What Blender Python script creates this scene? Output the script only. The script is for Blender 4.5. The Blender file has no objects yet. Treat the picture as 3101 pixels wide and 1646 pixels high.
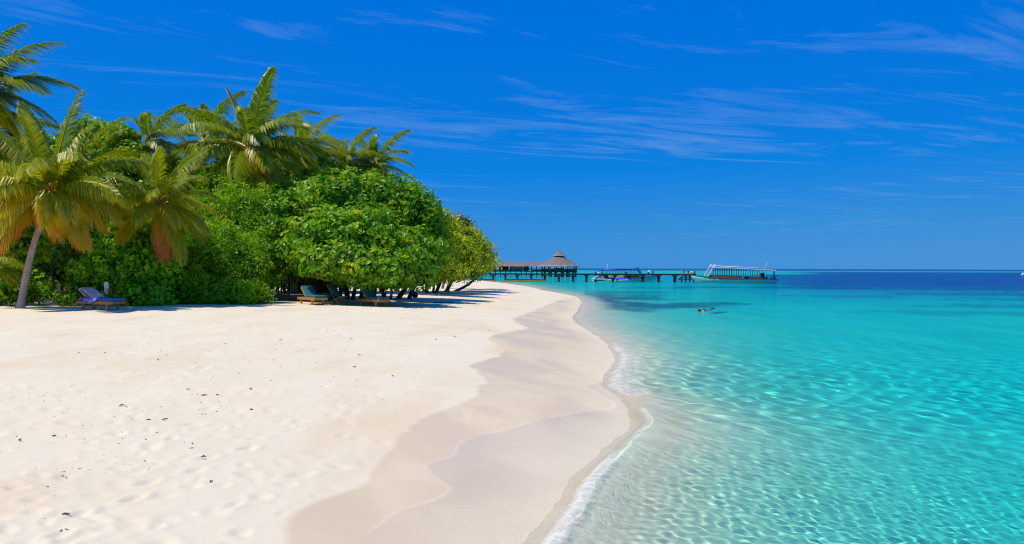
import bpy, bmesh, math, random
import numpy as np
from mathutils import Vector, Matrix
R = math.radians
sc = bpy.context.scene
C = sc.collection
random.seed(7)

# ------------------------------------------------------------------ camera, sky, sun, exposure
F = 2434.0            # focal length in photograph pixels (3101 px wide)
H = 2.65              # lens height above the water
cam = bpy.data.cameras.new('camera')
cam.sensor_width = 36.0
cam.lens = 36.0 * F / 3101.0
cam.clip_start = 0.1
cam.clip_end = 40000
camo = bpy.data.objects.new('camera', cam)
C.objects.link(camo)
camo.location = (0, 0, H)
camo.rotation_euler = (R(89.72), R(-0.1735), 0)
sc.camera = camo

SUN_DIR = Vector((-0.52, -0.20, 1.0)).normalized()      # towards the sun
SUN_EL = math.asin(SUN_DIR.z)
SUN_AZ = math.atan2(SUN_DIR.x, SUN_DIR.y)
world = bpy.data.worlds.new('World')
sc.world = world
world.use_nodes = True
wt = world.node_tree
wn, wl = wt.nodes, wt.links


def mathn(nt, op, a, b=None, clamp=False):
    n = nt.nodes.new('ShaderNodeMath')
    n.operation = op
    n.use_clamp = clamp
    for i, v in enumerate((a, b)):
        if v is None:
            continue
        if isinstance(v, (int, float)):
            n.inputs[i].default_value = v
        else:
            nt.links.new(v, n.inputs[i])
    return n.outputs[0]


def ramp(nt, fac, stops, interp='LINEAR'):
    n = nt.nodes.new('ShaderNodeValToRGB')
    n.color_ramp.interpolation = interp
    e = n.color_ramp.elements
    while len(e) > 1:
        e.remove(e[-1])
    e[0].position, e[0].color = stops[0][0], (*stops[0][1], 1)
    for p, c in stops[1:]:
        k = e.new(p)
        k.color = (*c, 1)
    nt.links.new(fac, n.inputs[0])
    return n.outputs[0]


def noise(nt, vec, scale, detail=3, rough=.5, dist=0.0, dim='3D'):
    n = nt.nodes.new('ShaderNodeTexNoise')
    n.noise_dimensions = dim
    n.inputs['Scale'].default_value = scale
    n.inputs['Detail'].default_value = detail
    n.inputs['Roughness'].default_value = rough
    n.inputs['Distortion'].default_value = dist
    if vec is not None:
        nt.links.new(vec, n.inputs['Vector'])
    return n.outputs['Fac']


def mapping(nt, vec, scale=(1, 1, 1), rot=(0, 0, 0), loc=(0, 0, 0)):
    n = nt.nodes.new('ShaderNodeMapping')
    n.inputs['Scale'].default_value = scale
    n.inputs['Rotation'].default_value = rot
    n.inputs['Location'].default_value = loc
    nt.links.new(vec, n.inputs['Vector'])
    return n.outputs[0]


def mixc(nt, fac, a, b, mode='MIX'):
    n = nt.nodes.new('ShaderNodeMix')
    n.data_type = 'RGBA'
    n.blend_type = mode
    for i, v in ((0, fac), (6, a), (7, b)):
        if isinstance(v, (int, float)):
            n.inputs[i].default_value = v
        elif isinstance(v, tuple):
            n.inputs[i].default_value = (*v, 1)
        else:
            nt.links.new(v, n.inputs[i])
    return n.outputs[2]


sky = wn.new('ShaderNodeTexSky')
sky.sky_type = 'NISHITA'
sky.sun_disc = False
sky.sun_elevation = SUN_EL
sky.sun_rotation = SUN_AZ
sky.altitude = 0
sky.air_density = 1.0
sky.dust_density = 0.0
sky.ozone_density = 6.0
# tropical sky through a polarising filter: the Nishita luminance is graded to deep saturated blues
bw = wn.new('ShaderNodeRGBToBW')
wl.new(sky.outputs[0], bw.inputs[0])
lum = mathn(wt, 'MULTIPLY', bw.outputs[0], 0.07)
skycol = ramp(wt, lum, [(0.0, (.0, .105, .60)), (.16, (.0, .165, .72)), (.30, (.004, .22, .74)),
                        (.42, (.035, .27, .70)), (.60, (.085, .30, .66)), (1.0, (.12, .32, .63))])
# thin cirrus on a high flat layer
tc = wn.new('ShaderNodeTexCoord')
sep = wn.new('ShaderNodeSeparateXYZ')
wl.new(tc.outputs['Generated'], sep.inputs[0])
zc = mathn(wt, 'MAXIMUM', sep.outputs[2], 0.02)
cx = mathn(wt, 'DIVIDE', sep.outputs[0], zc)
cy = mathn(wt, 'DIVIDE', sep.outputs[1], zc)
comb = wn.new('ShaderNodeCombineXYZ')
wl.new(cx, comb.inputs[0])
wl.new(cy, comb.inputs[1])
m1 = mapping(wt, mapping(wt, comb.outputs[0], rot=(0, 0, R(-24))), (.42, 1.5, 1), loc=(2.7, 20.1, 0))
m2 = mapping(wt, mapping(wt, comb.outputs[0], rot=(0, 0, R(-15))), (.16, .30, 1), loc=(.5, 9.9, 0))
n1 = noise(wt, m1, 1.0, 10, .68, 1.6)
n2 = noise(wt, m2, 1.0, 4, .55, .4)
cl = mathn(wt, 'MULTIPLY', n1, mathn(wt, 'ADD', n2, .35))
cmask = wn.new('ShaderNodeMapRange')
cmask.inputs[1].default_value = .45
cmask.inputs[2].default_value = .76
cmask.inputs[3].default_value = 0
cmask.inputs[4].default_value = .38
wl.new(cl, cmask.inputs[0])
lowfade = wn.new('ShaderNodeMapRange')
lowfade.inputs[1].default_value = .01
lowfade.inputs[2].default_value = .07
wl.new(sep.outputs[2], lowfade.inputs[0])
cm = mathn(wt, 'MULTIPLY', cmask.outputs[0], lowfade.outputs[0])
skyout = mixc(wt, cm, skycol, (.30, .47, .76))
wl.new(skyout, wn['Background'].inputs[0])
wn['Background'].inputs[1].default_value = 1.0

sun = bpy.data.lights.new('sun', 'SUN')
sun.energy = 4.6
sun.angle = R(.5)
sun.color = (1.0, .90, .75)
sun.cycles.is_caustics_light = True
suno = bpy.data.objects.new('sun', sun)
C.objects.link(suno)
suno.rotation_euler = SUN_DIR.to_track_quat('Z', 'Y').to_euler()
sc.view_settings.view_transform = 'Standard'
sc.view_settings.look = 'None'
sc.view_settings.exposure = 0.0
sc.view_settings.gamma = 1.0
sc.view_settings.use_curve_mapping = False
sc.cycles.use_denoising = True
sc.cycles.pixel_filter_type = 'BLACKMAN_HARRIS'
sc.cycles.filter_width = 1.1
sc.cycles.max_bounces = 8
sc.cycles.diffuse_bounces = 3
sc.cycles.glossy_bounces = 3
sc.cycles.transmission_bounces = 6
sc.cycles.transparent_max_bounces = 8
sc.cycles.sample_clamp_indirect = 6.0


# ------------------------------------------------------------------ pixel helpers (photograph pixels)
def hor(px):
    return 806.3 + .003028 * px


def at(px, py, Y):
    """point at depth Y on the ray through a photograph pixel"""
    return Vector(((px - 1550.5) / F * Y, Y, H - (py - hor(px)) / F * Y))


def X_(px, Y):
    return (px - 1550.5) / F * Y


def Z_(px, py, Y):
    return H - (py - hor(px)) / F * Y


# ------------------------------------------------------------------ mesh helpers
class MB:
    """collects boxes, tubes, prisms; build() links them as ONE mesh object"""
    def __init__(s):
        s.v, s.f, s.sm = [], [], []

    def add(s, vs, fs, smooth=False):
        o = len(s.v)
        s.v += [tuple(v) for v in vs]
        s.f += [tuple(i + o for i in f) for f in fs]
        s.sm += [smooth] * len(fs)
        return s

    def box(s, c, d, rot=None, taper=1.0):
        hx, hy, hz = d[0] / 2, d[1] / 2, d[2] / 2
        vs = []
        for z, k in ((-hz, 1), (hz, taper)):
            for x, y in ((-hx, -hy), (hx, -hy), (hx, hy), (-hx, hy)):
                p = Vector((x * k, y * k, z))
                if rot is not None:
                    p = rot @ p
                vs.append(p + Vector(c))
        return s.add(vs, [(3, 2, 1, 0), (4, 5, 6, 7), (0, 1, 5, 4), (1, 2, 6, 5), (2, 3, 7, 6), (3, 0, 4, 7)])

    def tube(s, pts, rad, n=8, cap=True):
        pts = [Vector(p) for p in pts]
        rad = list(rad) if hasattr(rad, '__len__') else [rad] * len(pts)
        vs = []
        u = None
        for i, p in enumerate(pts):
            d = (pts[min(i + 1, len(pts) - 1)] - pts[max(i - 1, 0)]).normalized()
            if u is None:
                u = d.orthogonal().normalized()
            u = (u - d * u.dot(d)).normalized()
            w = d.cross(u)
            for k in range(n):
                a = 2 * math.pi * k / n
                vs.append(p + (u * math.cos(a) + w * math.sin(a)) * rad[i])
        fs = []
        for i in range(len(pts) - 1):
            for k in range(n):
                fs.append((i * n + k, i * n + (k + 1) % n, (i + 1) * n + (k + 1) % n, (i + 1) * n + k))
        s.add(vs, fs, True)
        if cap:
            o = len(s.v) - len(vs)
            s.f += [tuple(o + k for k in reversed(range(n))), tuple(o + (len(pts) - 1) * n + k for k in range(n))]
            s.sm += [False, False]
        return s

    def grid(s, rows, smooth=True, close=False):
        n = len(rows[0])
        vs = [p for r in rows for p in r]
        fs = []
        for i in range(len(rows) - 1):
            for k in range(n if close else n - 1):
                fs.append((i * n + k, i * n + (k + 1) % n, (i + 1) * n + (k + 1) % n, (i + 1) * n + k))
        return s.add(vs, fs, smooth)

    def prism(s, poly, y0, y1):
        """polygon in XZ extruded along Y"""
        n = len(poly)
        vs = [(x, y0, z) for x, z in poly] + [(x, y1, z) for x, z in poly]
        fs = [tuple(range(n)), tuple(reversed(range(n, 2 * n)))]
        fs += [(i, i + n, (i + 1) % n + n, (i + 1) % n) for i in range(n)]
        return s.add(vs, fs)

    def build(s, name, m, parent=None, bevel=0.0, kind=None):
        me = bpy.data.meshes.new(name)
        me.from_pydata(s.v, [], s.f)
        me.polygons.foreach_set('use_smooth', s.sm)
        bm = bmesh.new()
        bm.from_mesh(me)
        bmesh.ops.recalc_face_normals(bm, faces=bm.faces)
        bm.to_mesh(me)
        bm.free()
        me.materials.append(m)
        o = bpy.data.objects.new(name, me)
        C.objects.link(o)
        if parent is not None:
            o.parent = parent
            # vertices are given in the parent's own space
        if bevel:
            b = o.modifiers.new('bevel', 'BEVEL')
            b.width = bevel
            b.segments = 2
            b.limit_method = 'ANGLE'
        if kind:
            o['kind'] = kind
        return o


def np_mesh(name, V, Fc, m, parent=None, attrs=None, smooth=True):
    """numpy mesh; Fc is (n,k) with one face size"""
    me = bpy.data.meshes.new(name)
    V = np.ascontiguousarray(V, dtype='f')
    Fc = np.ascontiguousarray(Fc, dtype='i')
    me.vertices.add(len(V))
    me.vertices.foreach_set('co', V.ravel())
    me.loops.add(Fc.size)
    me.loops.foreach_set('vertex_index', Fc.ravel())
    me.polygons.add(len(Fc))
    me.polygons.foreach_set('loop_start', np.arange(0, Fc.size, Fc.shape[1], dtype='i'))
    me.update(calc_edges=True)
    me.polygons.foreach_set('use_smooth', np.full(len(Fc), smooth, dtype=bool))
    for k, a in (attrs or {}).items():
        a = np.ascontiguousarray(a, dtype='f')
        if a.ndim == 1:
            at_ = me.attributes.new(k, 'FLOAT', 'POINT')
            at_.data.foreach_set('value', a)
        else:
            at_ = me.attributes.new(k, 'FLOAT_COLOR', 'POINT')
            at_.data.foreach_set('color', a.ravel())
    me.materials.append(m)
    o = bpy.data.objects.new(name, me)
    C.objects.link(o)
    if parent is not None:
        o.parent = parent
    return o


def thing(name, label, cat, loc=(0, 0, 0), rz=0.0, group=None):
    o = bpy.data.objects.new(name, None)
    o.empty_display_size = .2
    C.objects.link(o)
    o.location = loc
    o.rotation_euler = (0, 0, rz)
    return tag(o, label, cat, group)


def tag(o, label, cat, group=None):
    o['label'] = label
    o['category'] = cat
    if group:
        o['group'] = group
    return o


# ------------------------------------------------------------------ numpy noise
_rng = np.random.default_rng(11)
_perm = _rng.random((256, 256)).astype('f')


def vnoise(x, y):
    xi = np.floor(x).astype(int)
    yi = np.floor(y).astype(int)
    fx = x - xi
    fy = y - yi
    fx = fx * fx * (3 - 2 * fx)
    fy = fy * fy * (3 - 2 * fy)
    g = lambda a, b: _perm[a & 255, b & 255]
    return (g(xi, yi) * (1 - fx) + g(xi + 1, yi) * fx) * (1 - fy) + (g(xi, yi + 1) * (1 - fx) + g(xi + 1, yi + 1) * fx) * fy


def fbm(x, y, o=4):
    r = 0 * x
    a = .5
    for i in range(o):
        r = r + a * vnoise(x + 17.3 * i, y + 9.1 * i)
        x = x * 2.03
        y = y * 2.03
        a *= .5
    return r / (1 - .5 ** o)


def sstep(a, b, x):
    t = np.clip((x - a) / (b - a), 0, 1)
    return t * t * (3 - 2 * t)


# ------------------------------------------------------------------ materials
MATS = {}


def mat(name):
    m = bpy.data.materials.new(name)
    m.use_nodes = True
    MATS[name] = m
    return m, m.node_tree, m.node_tree.nodes['Principled BSDF']


def simple(name, col, rough=.6, var=.15, scale=6.0, bump=0.0, metal=0.0, spec=.5, stretch=(1, 1, 1)):
    m, nt, p = mat(name)
    t = nt.nodes.new('ShaderNodeTexCoord')
    v = mapping(nt, t.outputs['Object'], stretch)
    n = noise(nt, v, scale, 4, .6)
    c = ramp(nt, n, [(.25, tuple(x * (1 - var) for x in col)), (.75, tuple(min(1, x * (1 + var)) for x in col))])
    nt.links.new(c, p.inputs['Base Color'])
    p.inputs['Roughness'].default_value = rough
    p.inputs['Metallic'].default_value = metal
    p.inputs['Specular IOR Level'].default_value = spec
    if bump:
        b = nt.nodes.new('ShaderNodeBump')
        b.inputs['Strength'].default_value = bump
        b.inputs['Distance'].default_value = .02
        nt.links.new(n, b.inputs['Height'])
        nt.links.new(b.outputs[0], p.inputs['Normal'])
    return m


def attr(nt, name):
    n = nt.nodes.new('ShaderNodeAttribute')
    n.attribute_name = name
    return n


# --- sand
sandm, nt, p = mat('sand')
g = nt.nodes.new('ShaderNodeNewGeometry')
pos = g.outputs['Position']
wet = attr(nt, 'wet').outputs['Fac']
alb = attr(nt, 'patch').outputs['Color']
lit = attr(nt, 'litter').outputs['Fac']
film_ = attr(nt, 'film').outputs['Fac']
edge_ = attr(nt, 'film_edge').outputs['Fac']
na = noise(nt, pos, .9, 5, .6)
nb = noise(nt, pos, 22, 3, .6)
ng = noise(nt, pos, 160, 2, .7)
na = mathn(nt, 'ADD', na, mathn(nt, 'MULTIPLY', mathn(nt, 'SUBTRACT', ng, .5), .35))
nl_ = noise(nt, mapping(nt, pos, (.55, .22, 1)), 1.0, 4, .6)
tan_ = ramp(nt, nl_, [(.50, (1, 1, 1)), (.68, (.955, .90, .83))])
dry = ramp(nt, na, [(.3, (.69, .618, .445)), (.7, (.73, .658, .48))])
wetc = ramp(nt, na, [(.3, (.63, .51, .32)), (.7, (.685, .56, .355))])
dry = mixc(nt, 1.0, dry, tan_, 'MULTIPLY')
base = mixc(nt, wet, dry, wetc)
# old seaweed crumbs and shell grit scattered along the tide marks
vor = nt.nodes.new('ShaderNodeTexVoronoi')
vor.inputs['Scale'].default_value = 9
nt.links.new(mapping(nt, pos, (1, .8, 1)), vor.inputs['Vector'])
sp = mathn(nt, 'LESS_THAN', vor.outputs['Distance'], mathn(nt, 'MULTIPLY', lit, .22))
base = mixc(nt, mathn(nt, 'MULTIPLY', sp, .55), base, (.34, .22, .11))
base = mixc(nt, mathn(nt, 'MULTIPLY', edge_, noise(nt, pos, 14, 3, .6)), base, (.86, .80, .70))
base = mixc(nt, 1.0, base, alb, 'MULTIPLY')
nt.links.new(base, p.inputs['Base Color'])
nt.links.new(mathn(nt, 'SUBTRACT', mathn(nt, 'SUBTRACT', .95, mathn(nt, 'MULTIPLY', wet, .50)), mathn(nt, 'MULTIPLY', film_, .25)), p.inputs['Roughness'])
nt.links.new(mathn(nt, 'ADD', .05, mathn(nt, 'MULTIPLY', wet, .14)), p.inputs['Specular IOR Level'])
bp = nt.nodes.new('ShaderNodeBump')
bp.inputs['Distance'].default_value = .03
nt.links.new(mathn(nt, 'SUBTRACT', .42, mathn(nt, 'MULTIPLY', wet, .38)), bp.inputs['Strength'])
nc = noise(nt, pos, 3.2, 6, .65)
nf = noise(nt, mapping(nt, mapping(nt, pos, rot=(0, 0, R(-20))), (3.0, 11, 1)), 2.2, 4, .6, .4)
hgt = mathn(nt, 'ADD', mathn(nt, 'ADD', nc, mathn(nt, 'MULTIPLY', nb, .15)), mathn(nt, 'MULTIPLY', mathn(nt, 'MULTIPLY', nf, film_), 2.6))
nt.links.new(hgt, bp.inputs['Height'])
nt.links.new(bp.outputs[0], p.inputs['Normal'])

# --- sea water: refracting surface, body tint from the real depth below it, weak (polarised) sky reflection, foam
waterm, nt, p = mat('sea_water')
nn = nt.nodes
nn.remove(p)
tint = attr(nt, 'tint').outputs['Color']
foam = attr(nt, 'foam').outputs['Fac']
g = nn.new('ShaderNodeNewGeometry')
pos = g.outputs['Position']
rf = nn.new('ShaderNodeBsdfRefraction')
rf.inputs['IOR'].default_value = 1.33
rf.inputs['Roughness'].default_value = 0.0
nt.links.new(tint, rf.inputs['Color'])
gl = nn.new('ShaderNodeBsdfGlossy')
gl.inputs['Roughness'].default_value = .06
bp = nn.new('ShaderNodeBump')
bp.inputs['Strength'].default_value = .8
bp.inputs['Distance'].default_value = .10
nt.links.new(noise(nt, mapping(nt, pos, (1.3, 2.4, 1)), 1.6, 4, .6, .3), bp.inputs['Height'])
nt.links.new(bp.outputs[0], gl.inputs['Normal'])
fr = nn.new('ShaderNodeFresnel')
fr.inputs['IOR'].default_value = 1.33
rmix = mathn(nt, 'MULTIPLY', fr.outputs[0], .40)
mx = nn.new('ShaderNodeMixShader')
nt.links.new(rmix, mx.inputs[0])
nt.links.new(rf.outputs[0], mx.inputs[1])
nt.links.new(gl.outputs[0], mx.inputs[2])
fm = nn.new('ShaderNodeBsdfDiffuse')
fm.inputs['Color'].default_value = (.90, .88, .80, 1)
fn = noise(nt, pos, 9, 5, .7, .6)
fn2 = noise(nt, pos, 2.2, 3, .6)
fn3 = noise(nt, pos, 30, 2, .6)
ff = mathn(nt, 'ADD', mathn(nt, 'ADD', mathn(nt, 'MULTIPLY', fn, .75), mathn(nt, 'MULTIPLY', fn3, .35)), mathn(nt, 'MULTIPLY', fn2, .5))
fthr = nn.new('ShaderNodeMapRange')
nt.links.new(mathn(nt, 'ADD', ff, mathn(nt, 'SUBTRACT', foam, 1.0)), fthr.inputs[0])
fthr.inputs[1].default_value = .22
fthr.inputs[2].default_value = .80
fthr.inputs[3].default_value = 0
fthr.inputs[4].default_value = .80
mf = nn.new('ShaderNodeMixShader')
nt.links.new(fthr.outputs[0], mf.inputs[0])
nt.links.new(mx.outputs[0], mf.inputs[1])
nt.links.new(fm.outputs[0], mf.inputs[2])
nt.links.new(mf.outputs[0], nn['Material Output'].inputs[0])


def leafmat(name, stops, trans=.50, spec=.38, rough=.40):
    m, nt, p = mat(name)
    a = attr(nt, 'rnd').outputs['Fac']
    c = ramp(nt, a, stops)
    nt.links.new(c, p.inputs['Base Color'])
    p.inputs['Roughness'].default_value = rough
    p.inputs['Specular IOR Level'].default_value = spec
    tr = nt.nodes.new('ShaderNodeBsdfTranslucent')
    c2 = mixc(nt, 1.0, c, (1.25, 1.15, .5), 'MULTIPLY')
    nt.links.new(c2, tr.inputs['Color'])
    mx = nt.nodes.new('ShaderNodeMixShader')
    mx.inputs[0].default_value = trans
    nt.links.new(p.outputs[0], mx.inputs[1])
    nt.links.new(tr.outputs[0], mx.inputs[2])
    nt.links.new(mx.outputs[0], nt.nodes['Material Output'].inputs[0])
    return m


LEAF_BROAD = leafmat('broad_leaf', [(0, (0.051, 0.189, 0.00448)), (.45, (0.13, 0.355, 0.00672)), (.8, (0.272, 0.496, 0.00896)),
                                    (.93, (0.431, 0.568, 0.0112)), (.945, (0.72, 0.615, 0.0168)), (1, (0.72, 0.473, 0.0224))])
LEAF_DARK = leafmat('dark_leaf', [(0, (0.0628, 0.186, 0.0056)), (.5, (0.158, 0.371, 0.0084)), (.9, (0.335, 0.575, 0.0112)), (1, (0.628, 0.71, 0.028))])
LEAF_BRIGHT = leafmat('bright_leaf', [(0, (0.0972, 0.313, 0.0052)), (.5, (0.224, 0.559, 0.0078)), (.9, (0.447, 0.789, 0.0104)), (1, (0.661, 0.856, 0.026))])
LEAF_FINE = leafmat('fine_leaf', [(0, (0.0859, 0.256, 0.0056)), (.5, (0.22, 0.48, 0.0084)), (.9, (0.441, 0.656, 0.014)),
                                  (.95, (0.651, 0.704, 0.028)), (1, (0.765, 0.704, 0.042))], spec=.3)
LEAF_YELLOW = leafmat('yellow_leaf', [(0, (0.154, 0.272, 0.0056)), (.5, (0.364, 0.496, 0.0084)), (.88, (0.613, 0.656, 0.014)),
                                      (.95, (0.765, 0.768, 0.028)), (1, (0.765, 0.672, 0.042))])
LEAF_GREY = leafmat('grey_leaf', [(0, (.07, .11, .03)), (.6, (.15, .20, .07)), (1, (.28, .28, .14))])
FROND = leafmat('palm_leaf', [(0, (.03, .10, .005)), (.28, (.11, .23, .007)), (.48, (.28, .39, .010)), (.64, (.58, .52, .015)),
                              (.80, (.74, .44, .02)), (.92, (.85, .28, .015)), (1, (.60, .20, .03))], spec=.45, rough=.36, trans=.52)
BARK = simple('bark', (.10, .065, .04), .9, .35, 9, .6)
BARKGREY = simple('grey_bark', (.22, .185, .15), .9, .3, 7, .6)
# ringed palm bark
PALMBARK, nt, p = mat('palm_bark')
t_ = nt.nodes.new('ShaderNodeTexCoord')
wv = nt.nodes.new('ShaderNodeTexWave')
wv.bands_direction = 'Z'
wv.inputs['Scale'].default_value = 3.6
wv.inputs['Distortion'].default_value = 3.5
wv.inputs['Detail'].default_value = 3
nt.links.new(t_.outputs['Object'], wv.inputs['Vector'])
nz = noise(nt, mapping(nt, t_.outputs['Object'], (1, 1, .3)), 7, 4, .65)
cc = ramp(nt, mathn(nt, 'ADD', mathn(nt, 'MULTIPLY', wv.outputs['Fac'], .15), mathn(nt, 'MULTIPLY', nz, .85)),
          [(.25, (.27, .20, .16)), (.55, (.46, .36, .29)), (.8, (.58, .48, .40))])
nt.links.new(cc, p.inputs['Base Color'])
p.inputs['Roughness'].default_value = .85
b_ = nt.nodes.new('ShaderNodeBump')
b_.inputs['Strength'].default_value = .35
b_.inputs['Distance'].default_value = .02
nt.links.new(wv.outputs['Fac'], b_.inputs['Height'])
nt.links.new(b_.outputs[0], p.inputs['Normal'])

WOOD = simple('lounger_wood', (.42, .19, .045), .5, .25, 5, .1, stretch=(1, 6, 6))
WOODDARK = simple('dark_wood', (.055, .038, .026), .75, .35, 4, .3)
WOODTEAL = simple('weathered_jetty_timber', (.05, .062, .058), .8, .35, 3, .3)
WOODRED = simple('red_brown_wood', (.20, .075, .025), .6, .3, 3, .2)
ORANGEWOOD = simple('orange_wood', (.55, .24, .05), .55, .2, 3, .1)
THATCH = simple('thatch', (.185, .15, .125), .95, .38, 5, .9, stretch=(1, 1, .3))
THATCHLIGHT = simple('thatch_edge', (.36, .30, .25), .95, .3, 9, .5)
CONCRETE = simple('stained_concrete', (.38, .30, .10), .9, .3, 2.5, .3)  # yellowish tone of the footing blocks
CONCDARK = simple('wet_concrete', (.075, .06, .035), .8, .35, 2.5, .3)  # dark brown tone of the sloped footing tops
STONE = simple('step_stone', (.30, .24, .19), .9, .2, 4, .3)
WHITE = simple('white_paint', (.80, .80, .79), .45, .05, 3)
PLASTER = simple('white_plaster', (.78, .77, .74), .85, .06, 2, .1)
HULLAQUA = simple('aqua_hull', (.27, .58, .49), .45, .12, 1.2)
HULLDARK = simple('dark_antifouling', (.02, .055, .05), .5, .25, 2)
BLUE = simple('blue_paint', (.02, .16, .56), .4, .15, 2)
BLUEDARK = simple('navy_paint', (.012, .05, .20), .4, .2, 2)
PANEL = simple('varnished_panel', (.33, .085, .012), .4, .2, 3, 0, stretch=(1, 4, 4))
BLACK = simple('black_plastic', (.012, .014, .016), .5, .3, 6)
TARP = simple('blue_tarp', (.015, .07, .62), .5, .2, 4, .4)
YELLOW = simple('yellow_paint', (.70, .52, .03), .5, .1, 4)
YELLOWCLOTH = simple('yellow_canvas', (.80, .62, .10), .8, .1, 4)
TOWELBEIGE = simple('beige_towel', (.66, .50, .40), .95, .1, 12, .3)
CUSHBLUE = simple('blue_cushion', (.02, .17, .66), .8, .12, 8, .2)
TEAL = simple('teal_cushion', (.012, .14, .16), .8, .15, 8, .2)
PINKTOWEL = simple('faded_pink_towel', (.66, .44, .36), .95, .12, 9, .3)
SKIN = simple('skin', (.42, .22, .14), .6, .06, 8)
HAIR = simple('dark_hair', (.015, .011, .009), .6, .2, 20)
DECKGREY = simple('sun_bleached_deck', (.34, .29, .26), .85, .2, 5, .2)
COCONUT = simple('green_coconut', (.34, .24, .05), .5, .3, 6)
HUSK = simple('dark_husk', (.035, .022, .016), .9, .4, 14, .8)
PINK = simple('pink_plastic', (.80, .12, .16), .4, .05, 4)
GLASS, nt, p = mat('tinted_window')
p.inputs['Base Color'].default_value = (.25, .36, .38, 1)
p.inputs['Roughness'].default_value = .08
p.inputs['Transmission Weight'].default_value = .6
# patterned towel: purple with yellow and white print
TOWEL, nt, p = mat('printed_towel')
t_ = nt.nodes.new('ShaderNodeTexCoord')
vv = nt.nodes.new('ShaderNodeTexVoronoi')
vv.inputs['Scale'].default_value = 5
nt.links.new(t_.outputs['Object'], vv.inputs['Vector'])
nt.links.new(ramp(nt, vv.outputs['Distance'], [(.18, (.60, .44, .16)), (.26, (.42, .30, .62)), (.5, (.17, .13, .55)), (.8, (.10, .16, .62))], 'LINEAR'), p.inputs['Base Color'])
p.inputs['Roughness'].default_value = .95
# sign board: white with a pink print low down
BOARD, nt, p = mat('printed_board')
t_ = nt.nodes.new('ShaderNodeTexCoord')
s_ = nt.nodes.new('ShaderNodeSeparateXYZ')
nt.links.new(t_.outputs['Generated'], s_.inputs[0])
nzb = noise(nt, t_.outputs['Object'], 22, 3, .6)
k_ = mathn(nt, 'MULTIPLY', mathn(nt, 'LESS_THAN', s_.outputs[2], .42), mathn(nt, 'GREATER_THAN', nzb, .48))
nt.links.new(mixc(nt, k_, (.74, .74, .78), (.68, .20, .28)), p.inputs['Base Color'])

# ------------------------------------------------------------------ the shore: curves across y
SY = np.array([-30, -8, 0, 4, 7.4, 9.9, 11.7, 13.2, 15.7, 18, 22, 29.5, 36, 42, 50, 58.6, 68, 76, 86, 100, 127, 150, 170, 200, 260, 400])
SX = np.array([-13, -5.5, -2.7, -.9, .23, .85, 1.5, 2.05, 2.35, 2.15, 2.9, 3.45, 3.25, 3.3, 4.2, 5.0, 5.6, 5.75, 4.9, 3.4, .9, -3, -9, -24, -60, -150])
WY = np.array([-30, 0, 5, 6.7, 7.8, 8.8, 10.4, 12.2, 13.4, 15.2, 17, 19.2, 20.3, 22, 24.5, 26.3, 28.5, 30.8, 34, 36.8, 42, 48, 60, 72, 80, 127, 400])
WX = np.array([-16, -5.5, -2.7, -1.95, -2.1, -1.69, -1.58, -1.43, -.98, -.66, -.6, -.95, -.65, -.22, -.6, -.75, -.1, .65, .15, .1, .8, 1.6, 3.4, 5.4, 5.2, .3, -151])
FY = np.array([-30, 0, 6, 8, 9.1, 9.8, 10.5, 11.1, 12.4, 13.3, 14.1, 14.7, 15.2, 16.5, 17.6, 18.6, 20, 400])
FX = np.array([.6, 1.5, 1.45, 1.5, 1.35, 1.80, 1.7, 1.85, 1.62, 1.40, 1.00, .55, .35, .55, .55, .25, .15, .15])   # film width landward of the waterline


def smooth_interp(y, ys, xs):
    # cubic hermite (Catmull-Rom on uneven knots)
    d = np.gradient(xs, ys)
    i = np.clip(np.searchsorted(ys, y) - 1, 0, len(ys) - 2)
    h = ys[i + 1] - ys[i]
    t = np.clip((y - ys[i]) / h, 0, 1)
    return ((1 + 2 * t) * (1 - t) ** 2 * xs[i] + t * (1 - t) ** 2 * h * d[i] + t * t * (3 - 2 * t) * xs[i + 1] + t * t * (t - 1) * h * d[i + 1])


def xshore(y):
    return smooth_interp(y, SY, SX) + .10 * (vnoise(y * .9 + 3, 0 * y) - .5)


def shore_s(x, y):
    """signed distance seaward of the waterline"""
    e = .05
    sl = (smooth_interp(y + e, SY, SX) - smooth_interp(y - e, SY, SX)) / (2 * e)
    return (x - xshore(y)) / np.sqrt(1 + np.minimum(sl * sl, 1.2))


def depth_at(x, y, s):
    """water depth (>0) seaward"""
    k = 5.0 + 2.0 * sstep(18, 45, y)
    d = 2.9 * (1 - np.exp(-(np.maximum(s, 0) / k) ** 1.5)) * (.86 + .28 * fbm(x * .09, y * .05))
    far = sstep(60, 130, y)
    d = d + far * .9 * sstep(4, 30, s)
    # reef flats and the deep channel
    n = fbm(x * .006 + 5, y * .004 + 2, 3) - .5
    r = x / np.maximum(y, 1)
    d = d + 3.4 * sstep(42, 105, y + 40 * (fbm(x * .02, y * .05, 3) - .5)) * sstep(.12, .50, r)
    chan = sstep(.27, .42, r + n * .14) * sstep(98, 150, y + n * 60) * (1 - sstep(640, 760, y + n * 120))
    d = d + chan * 9.5
    mid = sstep(150, 190, y) * (1 - sstep(300, 400, y)) * (1 - chan)
    d = d + mid * 1.3
    flat = sstep(330, 420, y + n * 60) * (1 - sstep(980, 1150, y)) * (1 - chan)
    d = d * (1 - flat) + flat * 1.9
    flat2 = sstep(700, 800, y) * (1 - sstep(1250, 1500, y)) * sstep(.25, .4, r)
    d = d * (1 - flat2) + flat2 * 2.4
    ocean = sstep(1050, 1500, y)
    d = d * (1 - ocean) + ocean * 13
    return d


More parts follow.
